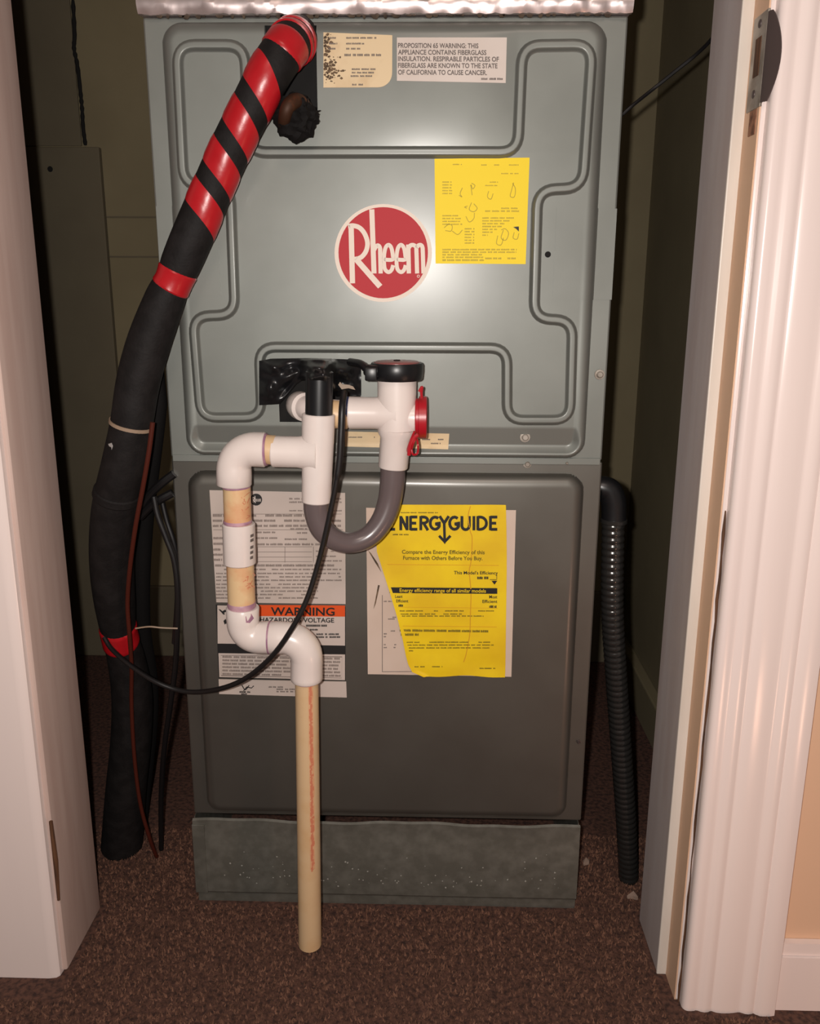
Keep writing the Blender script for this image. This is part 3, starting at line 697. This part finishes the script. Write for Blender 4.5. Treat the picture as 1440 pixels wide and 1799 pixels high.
# far tee with its caps and the line from the opening
pipe('tee_body', (697, 664), (697, 756), YB, (34.5, 33.5), 'pvc')
t2 = bpy.data.objects['tee_body']
p, r = wp(696, 752, YB, 33); q, r2 = wp(691, 770, YB, 27); e_, r3 = wp(690, 822, YB, 26)
ax = e_-p; La = np.linalg.norm(ax); mesh('tee_spigot', *lathe(p, ax, [(0, r), (La*.14, r*.97), (La*.25, r2), (La*.97, r3), (La, r3-.001)], 36), M['pvc'], dr)
def branch(name, a, b, Y, r0, r1, parent, flare=1.25, m='pvc'):
    p, ra = wp(*a, Y, r0); q, rb = wp(*b, Y, r1); L0 = np.linalg.norm(q-p)
    return mesh(name, *lathe(p, q-p, [(0, rb-.0011), (.0012, rb)] and [(0, ra*flare), (L0*.30, ra*1.06), (L0*.45, ra), (L0-.0012, rb), (L0, rb-.0011)], 36), M[m], parent)
branch('tee_branch', (697, 726), (612, 725), YB, 28, 28.5, t2)
branch('tee_branch', (697, 733), (733, 734), YB, 27, 27, t2, 1.2)
pc_, rc = wp(729, 733, YB, 37)
mesh('red_cap', *lathe(pc_, (1, 0, 0), [(0, rc*.86), (.001, rc*.9), (.004, rc*.9), (.0045, rc), (.0125, rc), (.0135, rc*.93)], 36), M['red'], dr, label='red plastic side cap')
V1 = tube(catmull([at(x, y, YB-.02) for x, y in ((741, 700), (740, 690), (741, 680), (736, 688))], 8), .0016, 8)
mesh('cap_tab', *V1, M['red'], dr)
lan = catmull([at(x, y, YB-.030+.003*i % .01) for i, (x, y) in enumerate(((728, 758), (722, 772), (716, 790), (720, 796), (726, 778), (731, 770), (734, 782), (733, 796), (725, 798), (722, 785)))], 8)
mesh('red_lanyard', *tube(lan, .0013, 8), M['red'], dr, label='red lanyard loops')
lan = catmull([at(x, y, YB-.027) for x, y in ((735, 764), (726, 770), (720, 782), (718, 800))], 8); mesh('red_lanyard', *tube(lan, .0022, 8), M['red'], dr)
# black clamp cap on top of the far tee
cz, cr = wp(697, 652, YB, 46.5); hcap = at(697, 637, YB)[2]; hb = at(697, 667, YB)[2]; c0 = np.array([cz[0], YB, hb]); Hc = hcap-hb
mesh('black_cap', *lathe(c0, (0, 0, 1), [(0, cr*.93), (.0015, cr*.97), (Hc*.5, cr), (Hc-.002, cr), (Hc, cr*.96), (Hc, cr*.86), (Hc-.002, cr*.85)], 44), M['black'], dr, label='black clamp cap with red top')
mesh('cap_top', *lathe(c0+np.array([0, 0, Hc-.003]), (0, 0, 1), [(0, cr*.86), (.0035, cr*.86), (.0045, cr*.80), (.005, cr*.2), (.0052, .002)], 40), M['redclear'], dr)
mesh('cap_hole', *lathe(c0+np.array([0, 0, Hc+.0018]), (0, 0, 1), [(0, .004), (.0012, .0035)], 16), M['blackmatte'], dr)
a_, b_ = at(660, 654, YB-.006), at(628, 650, YB+.012)
V1 = tube(catmull([at(665, 652, YB-.018), at(648, 651, YB-.016), at(634, 640, YB-.004), at(615, 636, YB+.02)], 8), [.0045+.0025*(i < 10) for i in range(25)], 12)
V2 = boxm(at(650, 650, YB)[0]-.004, at(655, 650, YB)[0]+.006, YB-.026, YB-.008, hb+.001, hb+Hc*.8, .0015)
mesh('clamp_tab', *join(V1, V2), M['black'], dr)
# line out of the opening: cream elbow then nipple to the far tee
el = catmull([at(527, 712, -.004), at(527, 712, -.024), at(531, 714, -.045), at(545, 718, -.060), at(566, 721, YB+.002), at(590, 723, YB), at(606, 724, YB)], 8)
mesh('cream_elbow', *tube(el, [.0165]*20+[.0135]*(len(el)-20), 28), M['pvc'], dr, label='cream elbow leaving the drain opening')
pipe('glue_band', (600, 722), (613, 724.5), YB, (27, 27), 'blue', label='blue glue smear on the joint')
pipe('cream_nipple', (578, 727), (612, 729), YB-.0015, (25, 25), 'cream2')
# near tee with black stub and left branch
pipe('near_tee_body', (559.5, 727), (555.5, 882), YA, (29.3, 25.5), 'pvc', seg=40)
t1 = bpy.data.objects['near_tee_body']
branch('tee_branch', (558, 795), (478, 793), YA, 27.5, 27.5, t1, 1.3)
p1_, q1_ = at(561, 652, YA), at(560, 735, YA)
mesh('black_stub', *lathe(p1_, q1_-p1_, [(0, .0135), (.001, .0150), (np.linalg.norm(q1_-p1_), .0150)], 32), M['black'], dr, label='black pipe stub on the tee')
pipe('joint_pipe', (462, 789), (484, 791), YA, (26, 26), 'cream2'); ringo((467, 790), YA, 28.5, (1, 0, 0), .0035, 'primer')
elbow('upper_elbow', (411, 852), (411, 789), (466, 790), YA, 31, 29.5)
pipe('stack_pipe', (415.5, 846), (418, 925), YA, (24, 24), 'cream'); ringo((415, 854), YA, 24.8, (0, 0, 1), .004, 'primer'); ringo((417.5, 916), YA, 25, (0, 0, 1), .004, 'primer')
pipe('coupling', (419, 919), (421, 990), YA, (28.5, 28), 'pvc')
k = Ink(lambda x, y, o: (lambda p: np.array([p[0], YA-math.sqrt(max(1e-9, (.0188)**2-(p[0]-at(420, 955, YA)[0])**2))-.0003, p[2]]))(at(x, y, YA-.0188)), 0)
for y in (946, 954, 966, 975, 984): k.rect(437, y-2.5, 441, y+2.5)
k.build('print', M['inkgrey'], bpy.data.objects['coupling'])
pipe('stack_pipe', (421.5, 986), (425, 1074), YA, (24, 24), 'cream'); ringo((424.5, 1062), YA, 24.8, (0, 0, 1), .0075, 'primer')
elbow('lower_elbow', (426, 1066), (427, 1120), (474, 1120), YA, 28.5, 27.5); ringo((473.5, 1120), YA, 28.9, (1, 0, 0), .0022, 'primer')
p = at(436, 1089, YA-.0255)
k = Ink(lambda x, y, o: (lambda p: np.array([p[0], YA-math.sqrt(max(1e-9, (.0189)**2-(p[0]-at(427, 1089, YA)[0])**2))-.0002, p[2]]))(at(x, y, YA-.0175)), 0)
k.poly([(431, 1083), (440, 1080), (444, 1090), (438, 1096), (432, 1094)]); k.build('primer_smear', M['primer'], bpy.data.objects['lower_elbow'])
elbow('lower_elbow', (474, 1120), (538.5, 1121), (538.5, 1194), YA, 28.5, 29)
pipe('down_pipe', (538.5, 1186), (544.5, 1659), YA, (20.5, 20.0), 'cream2', Y2=YA+.008, seg=36); ringo((538.6, 1196), YA, 21, (0, 0, 1), .003, 'primer')
dp = bpy.data.objects['down_pipe']
V = []; F = []
P0, P1 = at(538.5, 1186, YA), at(544.5, 1659, YA+.008); R0 = 20.5*mpp(P0); R1 = 20.0*mpp(P1)
for j in range(41):
    c = P0+(P1-P0)*(.015+.66*j/40); w_ = random.uniform(-.03, .03)
    for a in (.26+w_, .40, .55, .70+w_): rt = R0+(R1-R0)*(.015+.66*j/40)+.0002; V.append((c[0]+rt*sin(a), c[1]-rt*cos(a), c[2]))
for j in range(40):
    for q_ in range(3): F.append([j*4+q_, (j+1)*4+q_, (j+1)*4+q_+1, j*4+q_+1])
fixn(mesh('orange_stain', V, F, mat('orange_pipe_stain', (216, 170, 130), .45, 0, rgb2=(210, 152, 112), nscale=60), dp, label='orange stain running down the pipe'))
P0, P1 = at(538.5, 1186, YA), at(544.5, 1659, YA+.008); R0 = 20.5*mpp(P0); R1 = 20.0*mpp(P1)
V = []; F = []
for j in range(140):
    t = .02+.66*j/140+random.uniform(-.002, .002); hgt = random.uniform(.0012, .0045); a0 = random.uniform(.30, .42); a1 = a0+random.uniform(.10, .26)
    kk = len(V)
    for (a, dz) in ((a0, 0), (a1, random.uniform(0, .002)), (a1, -hgt), (a0, -hgt)):
        c = P0+(P1-P0)*t; rt = R0+(R1-R0)*t+.0004; V.append((c[0]+rt*sin(a), c[1]-rt*cos(a), c[2]+dz))
    F.append([kk, kk+1, kk+2, kk+3])
fixn(mesh('red_print', V, F, mat('faded_red_print', (200, 122, 92), .5), dp, smooth=False, label='faded red lettering down the pipe'))
for kk_, (ax_, ay0, ay1) in enumerate(((417, 862, 912), (423.5, 995, 1055))):
    k = Ink(lambda x, y, o: (lambda p, c: np.array([p[0], YA-math.sqrt(max(1e-9, .01555**2-min(abs(p[0]-c[0]), .0152)**2))-.0004, p[2]]))(at(x, y, YA-.0155), at(ax_, (ay0+ay1)/2, YA)), 0)
    for q_ in range(9):
        x = ax_+random.uniform(1, 17); y = random.uniform(ay0, ay1); k.stroke(cur([(x, y), (x+random.uniform(-2, 5), y+random.uniform(-3, 3)), (x+random.uniform(-4, 4), y+random.uniform(2, 7))], 3), random.uniform(.6, 1.2))
    k.build('red_print', MATS['faded_red_print'], bpy.data.objects['stack_pipe' if kk_ == 0 else 'stack_pipe.001'])
# trap tube
tr = [(555.5, 872, YA, 23), (556, 900, YA, 22), (566, 930, YA, 20.5), (590, 949, YA+.004, 19), (618, 953.5, YA+.010, 18.5), (648, 942, YA+.016, 19), (671, 915, YA+.021, 20), (684, 880, YA+.025, 21), (689, 845, YB, 22), (690, 815, YB, 22)]
tq = catmull([[*at(a, b, c), d*mpp(at(a, b, c))] for a, b, c, d in tr], 8)
mesh('trap_tube', *tube(tq[:, :3], tq[:, 3], 32), M['hose'], dr, label='grey flexible U trap tube')

# ------------------------------------------------------------------ float switch cable: from the cap round to the left lines
cb = [(604, 690, -.108), (601, 715, -.128), (599, 760, -.132), (596, 810, -.132), (590, 850, -.131), (581, 895, -.129), (570, 945, -.127), (556, 1000, -.126), (538, 1055, -.127), (512, 1105, -.128), (480, 1150, -.124), (440, 1186, -.115), (400, 1206, -.09), (355, 1215, -.06), (315, 1213, -.045), (270, 1196, -.04), (225, 1166, -.02), (196, 1140, 0), (183, 1120, .01)]
cbp = catmull([at(*c) for c in cb], 8)
cable = tag(mesh('float_switch_cable', *tube(cbp, [.0037 if i < 30 else .0030 for i in range(len(cbp))], 12), M['cable']), 'thin black cable swooping from the trap across the lower door to the left', 'cable')

# ------------------------------------------------------------------ insulated line at the left
HP = [(522, 70, -.004, 43), (514, 74, -.028, 42), (500, 88, -.052, 41), (474, 127, -.062, 40.5), (440, 192, -.060, 39), (408, 255, -.056, 38.5), (375, 328, -.052, 38), (342, 405, -.05, 38.5), (318, 462, -.048, 37), (305, 494, -.047, 33), (290, 525, -.046, 37), (262, 600, -.044, 40), (243, 670, -.042, 40), (231, 745, -.04, 39), (217, 815, -.033, 40), (203, 880, -.02, 41), (197, 940, -.005, 41), (197, 1000, .01, 40), (202, 1060, .025, 37), (209, 1112, .04, 32), (222, 1160, .058, 34), (232, 1225, .075, 37), (230, 1300, .088, 37), (221, 1390, .098, 37), (214, 1488, .112, 38)]
hq = catmull([[*at(a, b, c), d*.93*mpp(at(a, b, c))] for a, b, c, d in HP], 10)
hq[-1][2] = .004
hs = thing('insulated_line', 'thick black foam pipe with spiral red tape running down the left of the furnace', 'pipe', (hq[-1][0], hq[-1][1], 0))
mesh('foam_tube', *tube(hq[:, :3], hq[:, 3], 28), M['foam'], hs)
S_ = np.concatenate([[0], np.cumsum(np.linalg.norm(np.diff(hq[:, :3], axis=0), axis=1))]); T_, A_, B_ = frames(hq[:, :3])
def hat(s):
    i = min(max(np.searchsorted(S_, s)-1, 0), len(S_)-2); f = (s-S_[i])/(S_[i+1]-S_[i]+1e-9); f = min(max(f, 0), 1)
    L2 = lambda X: X[i]*(1-f)+X[i+1]*f
    return L2(hq), L2(A_), L2(B_)
def s_of(idx): return S_[min(idx*10, len(S_)-1)]
def band(name, s0, s1, m, lift=.0009, wob=.0):
    V = []; F = []; ns, seg = 10, 36
    for j in range(ns+1):
        for k_ in range(seg):
            a = 2*pi*k_/seg; c, A, B = hat(s0+(s1-s0)*j/ns+wob*sin(a+.6)); l = lift if 0 < j < ns else -.0004
            V.append(c[:3]+(c[3]+l)*(A*cos(a)+B*sin(a)))
    for j in range(ns):
        for k_ in range(seg): F.append([j*seg+k_, j*seg+(k_+1) % seg, (j+1)*seg+(k_+1) % seg, (j+1)*seg+k_])
    return fixn(mesh(name, V, F, M[m], hs, label='red tape band' if m == 'redtape' else None))
def spiral(name, s0, pitch, turns, wdt, m, lift=.0009, ph=0.0):
    V = []; F = []; n = int(40*turns); ns = 5
    for i in range(n+1):
        th = -(ph+2*pi*i/40); sb = s0+pitch*i/40
        for j in range(ns+1):
            c, A, B = hat(sb+wdt*j/ns+(-pitch)*.12*sin(th)); l = lift if 0 < j < ns else .0002
            V.append(c[:3]+(c[3]+l)*(A*cos(th)+B*sin(th)))
    for i in range(n):
        for j in range(ns): F.append([i*(ns+1)+j, i*(ns+1)+j+1, (i+1)*(ns+1)+j+1, (i+1)*(ns+1)+j])
    return fixn(mesh(name, V, F, M[m], hs, label='spiral of red tape'))
def s_near(px, py):
    best = min(range(len(hq)), key=lambda i: (lambda d: (PX+FPX*(d @ CR)/(d @ CF)-px)**2+(PY-FPX*(d @ CU)/(d @ CF)-py)**2)(hq[i, :3]-CAM)); return S_[best]
sA = s_near(497, 92)
band('red_band', sA-.012, sA+.006, 'redtape', .0012, .004); band('red_band', sA-.026, sA-.019, 'redtape', .0016, .003); band('red_band', sA-.038, sA-.032, 'redtape', .0014, .002)
s1_, s2_ = s_near(455, 166), s_near(356, 374); pitch = (s2_-s1_)/3
SPH = 0.0
spiral('red_spiral', s1_-.8*pitch, pitch, 4.0, .6*pitch, 'redtape', .0009, -pi)
band('red_band', s_near(306, 480)-.006, s_near(306, 505)+.004, 'redtape', .0012, .0)
band('red_band', s_near(208, 1104)-.004, s_near(210, 1126)+.005, 'redtape', .0014, .003)
c, A, B = hat(s_near(231, 748)); ax = T_[np.argmin(np.abs(S_-s_near(231, 748)))]
mesh('zip_tie', *lathe(c[:3]-ax*.002, ax, [(0, c[3]), (0, c[3]+.0014), (.004, c[3]+.0014), (.004, c[3])], 36), M['tie'], hs, label='pale zip tie')
c, A, B = hat(s_near(203, 866)); ax = T_[np.argmin(np.abs(S_-s_near(203, 866)))]
mesh('foam_joint', *lathe(c[:3]-ax*.006, ax, [(0, c[3]-.001), (.002, c[3]+.0016), (.010, c[3]+.002), (.014, c[3]-.001)], 36), M['foam'], hs)
def onhose(px, py, lift=.0006):
    d = ray(px, py); d = d/np.linalg.norm(d); i = np.argmin(np.abs(S_-s_near(px, py)))
    c = hq[i]; t0 = (c[:3]-CAM) @ d; q = CAM+d*t0; off = np.linalg.norm(q-c[:3]); r = c[3]+lift; return q-d*math.sqrt(max(1e-8, r*r-min(off, r*.98)**2))
for pl in ([(190, 780), (196, 778), (201, 790), (200, 803), (196, 797)], [(170, 902), (176, 900), (180, 918), (183, 935), (175, 945), (170, 958), (165, 952), (164, 935)]):
    fixn(mesh('torn_foil_spot', *flatpoly([onhose(x, y, .0010) for x, y in pl], (0, .0008, 0)), M['silver'], hs, smooth=False, label='silver torn spot in the foam'))

# second slimmer line behind it
HP2 = [(318, 545, .0, 12), (296, 610, .002, 15), (281, 680, .006, 16), (272, 760, .014, 16), (262, 840, .03, 16), (253, 920, .05, 16), (248, 1000, .066, 16), (248, 1070, .084, 15), (252, 1120, .10, 14), (262, 1190, .128, 14), (263, 1260, .142, 14), (256, 1340, .152, 14), (250, 1400, .158, 13), (246, 1445, .16, 13)]
HP2 = [(min(a, 999), b, c, d) for a, b, c, d in HP2]
h2 = catmull([[*at(a, b, c), d*mpp(at(a, b, c))] for a, b, c, d in HP2], 8)
h2[:, 0] = np.minimum(h2[:, 0], -.2665-h2[:, 3]); h2[-1][2] = .003
tag(mesh('slim_insulated_line', *tube(h2[:, :3], h2[:, 3], 20), M['foam_dark']), 'slimmer dull black foam pipe behind the red taped line', 'pipe')
# brown-red wire in front of the line
wr = [(268, 742, -.07), (262, 790, -.07), (252, 850, -.064), (238, 925, -.050), (228, 1000, -.03), (224, 1060, -.012), (227, 1110, .0), (231, 1170, .02), (231, 1240, .04), (236, 1330, .055), (246, 1410, .065), (262, 1470, .075), (276, 1508, .088)]
wq = catmull([at(*c) for c in wr], 8); wq[-1][2] = .004
tag(mesh('red_brown_wire', *tube(wq, .0028, 12), M['wire_red']), 'thin red-brown wire running down the front of the black foam pipe', 'wire')
# pale tie tail near the lower red band
tl = catmull([at(238, 1104, -.01), at(262, 1101, -.012), at(285, 1103, -.01), at(312, 1104, -.006)], 6)
tag(mesh('tie_tail', *tube(tl, .0011, 8), M['tie']), 'thin pale tie tail reaching from the lower red band to the furnace', 'cable tie')
# black control cables at the left of the furnace
def cab(name, pts, r, label, floor=False):
    q = catmull([at(*p) for p in pts], 8)
    if floor: q[-1][2] = r
    return tag(mesh(name, *tube(q, r, 10), M['cable']), label, 'cable')
cab('control_cable', [(306, 832, -.003), (285, 848, -.004), (264, 868, 0), (248, 890, .006)], .0055, 'short thick black cable stub leaving the furnace side, upper of two')
cab('control_cable', [(303, 866, -.003), (284, 876, -.004), (266, 888, 0), (246, 908, .006)], .0055, 'short thick black cable stub leaving the furnace side, lower of two')
cab('control_cable', [(270, 872, -.012), (277, 905, -.012), (292, 945, -.011), (306, 985, -.01), (312, 1040, -.008), (311, 1110, .0), (308, 1170, .015), (299, 1240, .035), (288, 1320, .06), (283, 1400, .085), (283, 1490, .105)], .0037, 'long black cable hanging beside the furnace down to the carpet', True)
cab('control_cable', [(284, 878, .006), (293, 915, .006), (306, 955, .006), (312, 990, .010), (311, 1060, .018), (306, 1130, .026)], .0033, 'shorter black cable hanging close against the furnace corner')

# copper stub wrapped in ragged black foam under the line
cs = thing('copper_stub', 'ragged black foam ball on a tarnished copper stub beside the red taped pipe', 'pipe stub', at(515, 200, -.035))
bm = bmesh.new(); bmesh.ops.create_icosphere(bm, subdivisions=4, radius=1)
c0 = at(519, 207, -.046); r0 = 38*mpp(c0)
for v in bm.verts:
    d = v.co.normalized(); f = 1+.10*sin(7*d.x+2)*sin(6*d.z+1)+.07*sin(13*d.y+9*d.x)+.05*sin(21*d.z+5*d.x); v.co = Vector(c0)+d*r0*f*(.98 if d.z > 0 else 1.02)
bm.verts.index_update(); V = [tuple(v.co) for v in bm.verts]; F = [[v.index for v in f.verts] for f in bm.faces]; bm.free()
mesh('foam_ball', V, F, M['foam_dark'], cs)
q = catmull([[*at(a, b, c), d*mpp(c0)] for a, b, c, d in ((540, 195, -.004, 13), (530, 183, -.045, 14), (517, 179, -.062, 14), (505, 190, -.070, 12), (500, 208, -.064, 11), (497, 224, -.050, 9))], 8)
mesh('copper_elbow', *tube(q[:, :3], q[:, 3], 18), M['copper'], cs, label='brown tarnished copper elbow')
p = at(515, 236, -.05); mesh('foam_drip', *lathe(p, (0, 0, -1), [(0, .004), (.006, .0035), (.0075, .002)], 10), M['foam_dark'], cs)
p0, p1 = at(545, 200, -.045), at(563, 194, -.04); mesh('foam_wisp', *tube([p0, (p0+p1)/2, p1], [.0022, .0014, .0004], 8), M['foam_dark'], cs)

# ------------------------------------------------------------------ metal plinth under the furnace
pl = thing('sheet_metal_plinth', 'dull galvanised sheet metal plinth under the furnace, resting on the carpet', 'plinth', (0, .27, 0))
V = []; F = []; nx = 60
px0, px1 = -.2655, .2640
for j, (z, y) in enumerate(((.0, .004), (.0185, .004), (.0185, -.0015), (.0215, -.0035), (.030, -.0035), (.108, -.0035), (.1125, -.0026), (.1335, -.0035), (.1355, -.0005))):
    for i in range(nx+1):
        x = px0+(px1-px0)*i/nx; wv = .0014*sin(i*.23)+.0006*sin(i*.7) if j >= 7 else .0006*sin(i*.2+j)
        zz = z+(wv if j >= 7 else 0); V.append((x, y+(wv*.3 if j >= 5 else wv*.3), min(zz, .1395)))
W = nx+1
for j in range(8):
    for i in range(nx): F.append([j*W+i, j*W+i+1, (j+1)*W+i+1, (j+1)*W+i])
fixn(mesh('front_sheet', V, F, M['galv'], pl, angle=30))
for xa in (px0+.001, px1-.002): box('side_sheet', xa, xa+.001, .004, .555, 0, .1355, M['galv'], pl)
box('back_sheet', px0+.003, px1-.003, .554, .555, 0, .1418, M['galv'], pl)
for xa in (px0+.0035, px1-.0235): box('support_rail', xa, xa+.02, .10, .553, .120, .1420, M['galv'], pl)
V = []; F = []
for q_ in range(90):
    x = px0+.04+abs(random.random())*.47; z = .034+abs(random.gauss(0, .022)); r = random.uniform(.0004, .0013); kk = len(V)
    if z > .104: continue
    V += [(x+r*random.uniform(.7, 1.3)*cos(a), -.0042, z+r*random.uniform(.6, 1.5)*sin(a)) for a in np.linspace(0, 2*pi, 7)[:-1]]; F.append(list(range(kk, kk+6)))
sp_ = fixn(mesh('paint_specks', V, F, mat('pale_specks', (150, 148, 140), .7), pl, smooth=False, label='pale paint specks')); sp_['kind'] = 'stuff'
box('corner_fold', px0-.0008, px0+.016, -.0050, .004, .020, .128, M['galv'], pl, bev=.0006)

# ------------------------------------------------------------------ foil-taped duct on top
dt = thing('foil_duct', 'crinkled silver foil taped duct collar along the top of the furnace', 'duct', (0, .27, 1.1315))
V = []; F = []; nx = 160; prof = [(.000, .0), (-.008, .0008), (-.011, .004), (-.0125, .009), (-.012, .014), (-.0105, .017), (-.0115, .0215), (-.0115, .032), (-.010, .10), (-.010, .35)]
for j, (y, z) in enumerate(prof):
    for i in range(nx+1):
        x = -.2655+.5320*i/nx; n1 = .0007*sin(i*.11+j*.6)+.0006*sin(i*.37+.8*j)+(.0005*sin(i*.9+j)+.0003*random.uniform(-1, 1))*(1 if i > 95 else .35); jag = -.0012*abs(sin(i*.35))-.0012*random.random() if j in (1,) else 0
        V.append((x, y-.0006+n1*(1 if 0 < j < 8 else .2), 1.1318+z+jag))
W = nx+1
for j in range(len(prof)-1):
    for i in range(nx): F.append([j*W+i, j*W+i+1, (j+1)*W+i+1, (j+1)*W+i])
fixn(mesh('foil_tape', V, F, M['foil'], dt, angle=25))
mesh('duct_box', *boxm(-.2648, .2657, -.0035, .555, 1.1320, 1.50, .001), M['foil'], dt)
V = []; F = []
for i in range(46):
    x = -.25+.5*i/46+random.uniform(-.004, .004); hgt = random.uniform(.0012, .0045); ww = random.uniform(.004, .012)
    kk = len(V); V += [(x, -.0018, 1.1322), (x+ww, -.0018, 1.1322), (x+ww*.7, -.0018, 1.1322-hgt), (x+ww*.3, -.0018, 1.1322-hgt*.9), (x, -.0004, 1.1322), (x+ww, -.0004, 1.1322), (x+ww*.7, -.0004, 1.1322-hgt), (x+ww*.3, -.0004, 1.1322-hgt*.9)]
    F += [[kk, kk+1, kk+2, kk+3], [kk+4, kk+7, kk+6, kk+5], [kk, kk+4, kk+5, kk+1], [kk+1, kk+5, kk+6, kk+2], [kk+2, kk+6, kk+7, kk+3], [kk+3, kk+7, kk+4, kk]]
fixn(mesh('dark_sealant', V, F, M['sealant'], dt, smooth=False, label='ragged brown sealant under the foil'))

# ------------------------------------------------------------------ flexible conduit at the right
fc = thing('flexible_conduit', 'ribbed grey flexible conduit hanging from a black elbow at the right of the furnace', 'conduit', (.354, .064, 0))
CP = [(1077, 905, .02), (1076, 960, .02), (1075, 1020, .02), (1076, 1090, .024), (1081, 1170, .032), (1087, 1260, .042), (1094, 1360, .05), (1100, 1450, .057), (1104, 1545, .064)]
cq = catmull([at(*c) for c in CP], 60); s = np.concatenate([[0], np.cumsum(np.linalg.norm(np.diff(cq, axis=0), axis=1))])
st = np.arange(0, s[-1], .0014); cq = np.stack([np.interp(st, s, cq[:, a]) for a in range(3)], 1); cq[:, 2] = np.maximum(cq[:, 2], .002)
rr = .0138+.0017*(np.abs(np.sin(pi*st/.0088))**.8-.5)
mesh('ribbed_tube', *tube(cq, rr, 24), M['conduit'], fc, angle=80)
eq = catmull([[*at(a, b, c), d] for a, b, c, d in ((1046, 858, .02, .0125), (1056, 856, .02, .0145), (1070, 862, .02, .0155), (1077, 880, .02, .0158), (1078, 900, .02, .0155), (1078, 915, .02, .0155))], 8)
eq[:, 0] = np.maximum(eq[:, 0], .2662)
mesh('elbow_fitting', *tube(eq[:, :3], eq[:, 3], 28), M['black'], fc)
p = at(1078, 912, .02); mesh('fitting_collar', *lathe(p, (0, 0, -1), [(-.001, .0158), (0, .0168), (.004, .0168), (.005, .0155)], 30), M['conduit'], fc)
p = at(1070, 846, .02); mesh('fitting_screw', *lathe(p-np.array([0, 0, .004]), (0, 0, 1), [(0, .005), (.006, .005), (.008, .004)], 14), M['black'], fc)
# thin wire across the upper right gap
wq = catmull([at(1090, 204, .05), at(1110, 186, .05), at(1150, 154, .06), at(1190, 122, .05), at(1220, 98, .04), at(1245, 74, .02), at(1268, 44, -.005+.0)], 8)
tag(mesh('thin_black_wire', *tube(wq, .0021, 10), M['cable']), 'thin black wire slanting up from the furnace to the right door jamb', 'wire')
# scraps on the carpet
for (x, y, lab, n_) in ((1030, 1512, 'small pale paper scrap on the carpet beside the metal plinth', 5), (1111, 1556, 'small pale scrap on the carpet under the ribbed conduit end', 6)):
    c = flo(x, y, .006); r = .0075
    if n_ == 6: c = c+np.array([-.004, -.018, 0])
    P = [(c[0]+r*(1.2 if i % 2 else .7)*cos(2*pi*i/n_+.3), c[1]+r*.7*sin(2*pi*i/n_+.3), .0062+.002*sin(i*2)) for i in range(n_)]
    tag(fixn(mesh('paper_scrap', *flatpoly(P, (0, 0, -.0055)), M['scrap'], smooth=False)), lab, 'scrap')
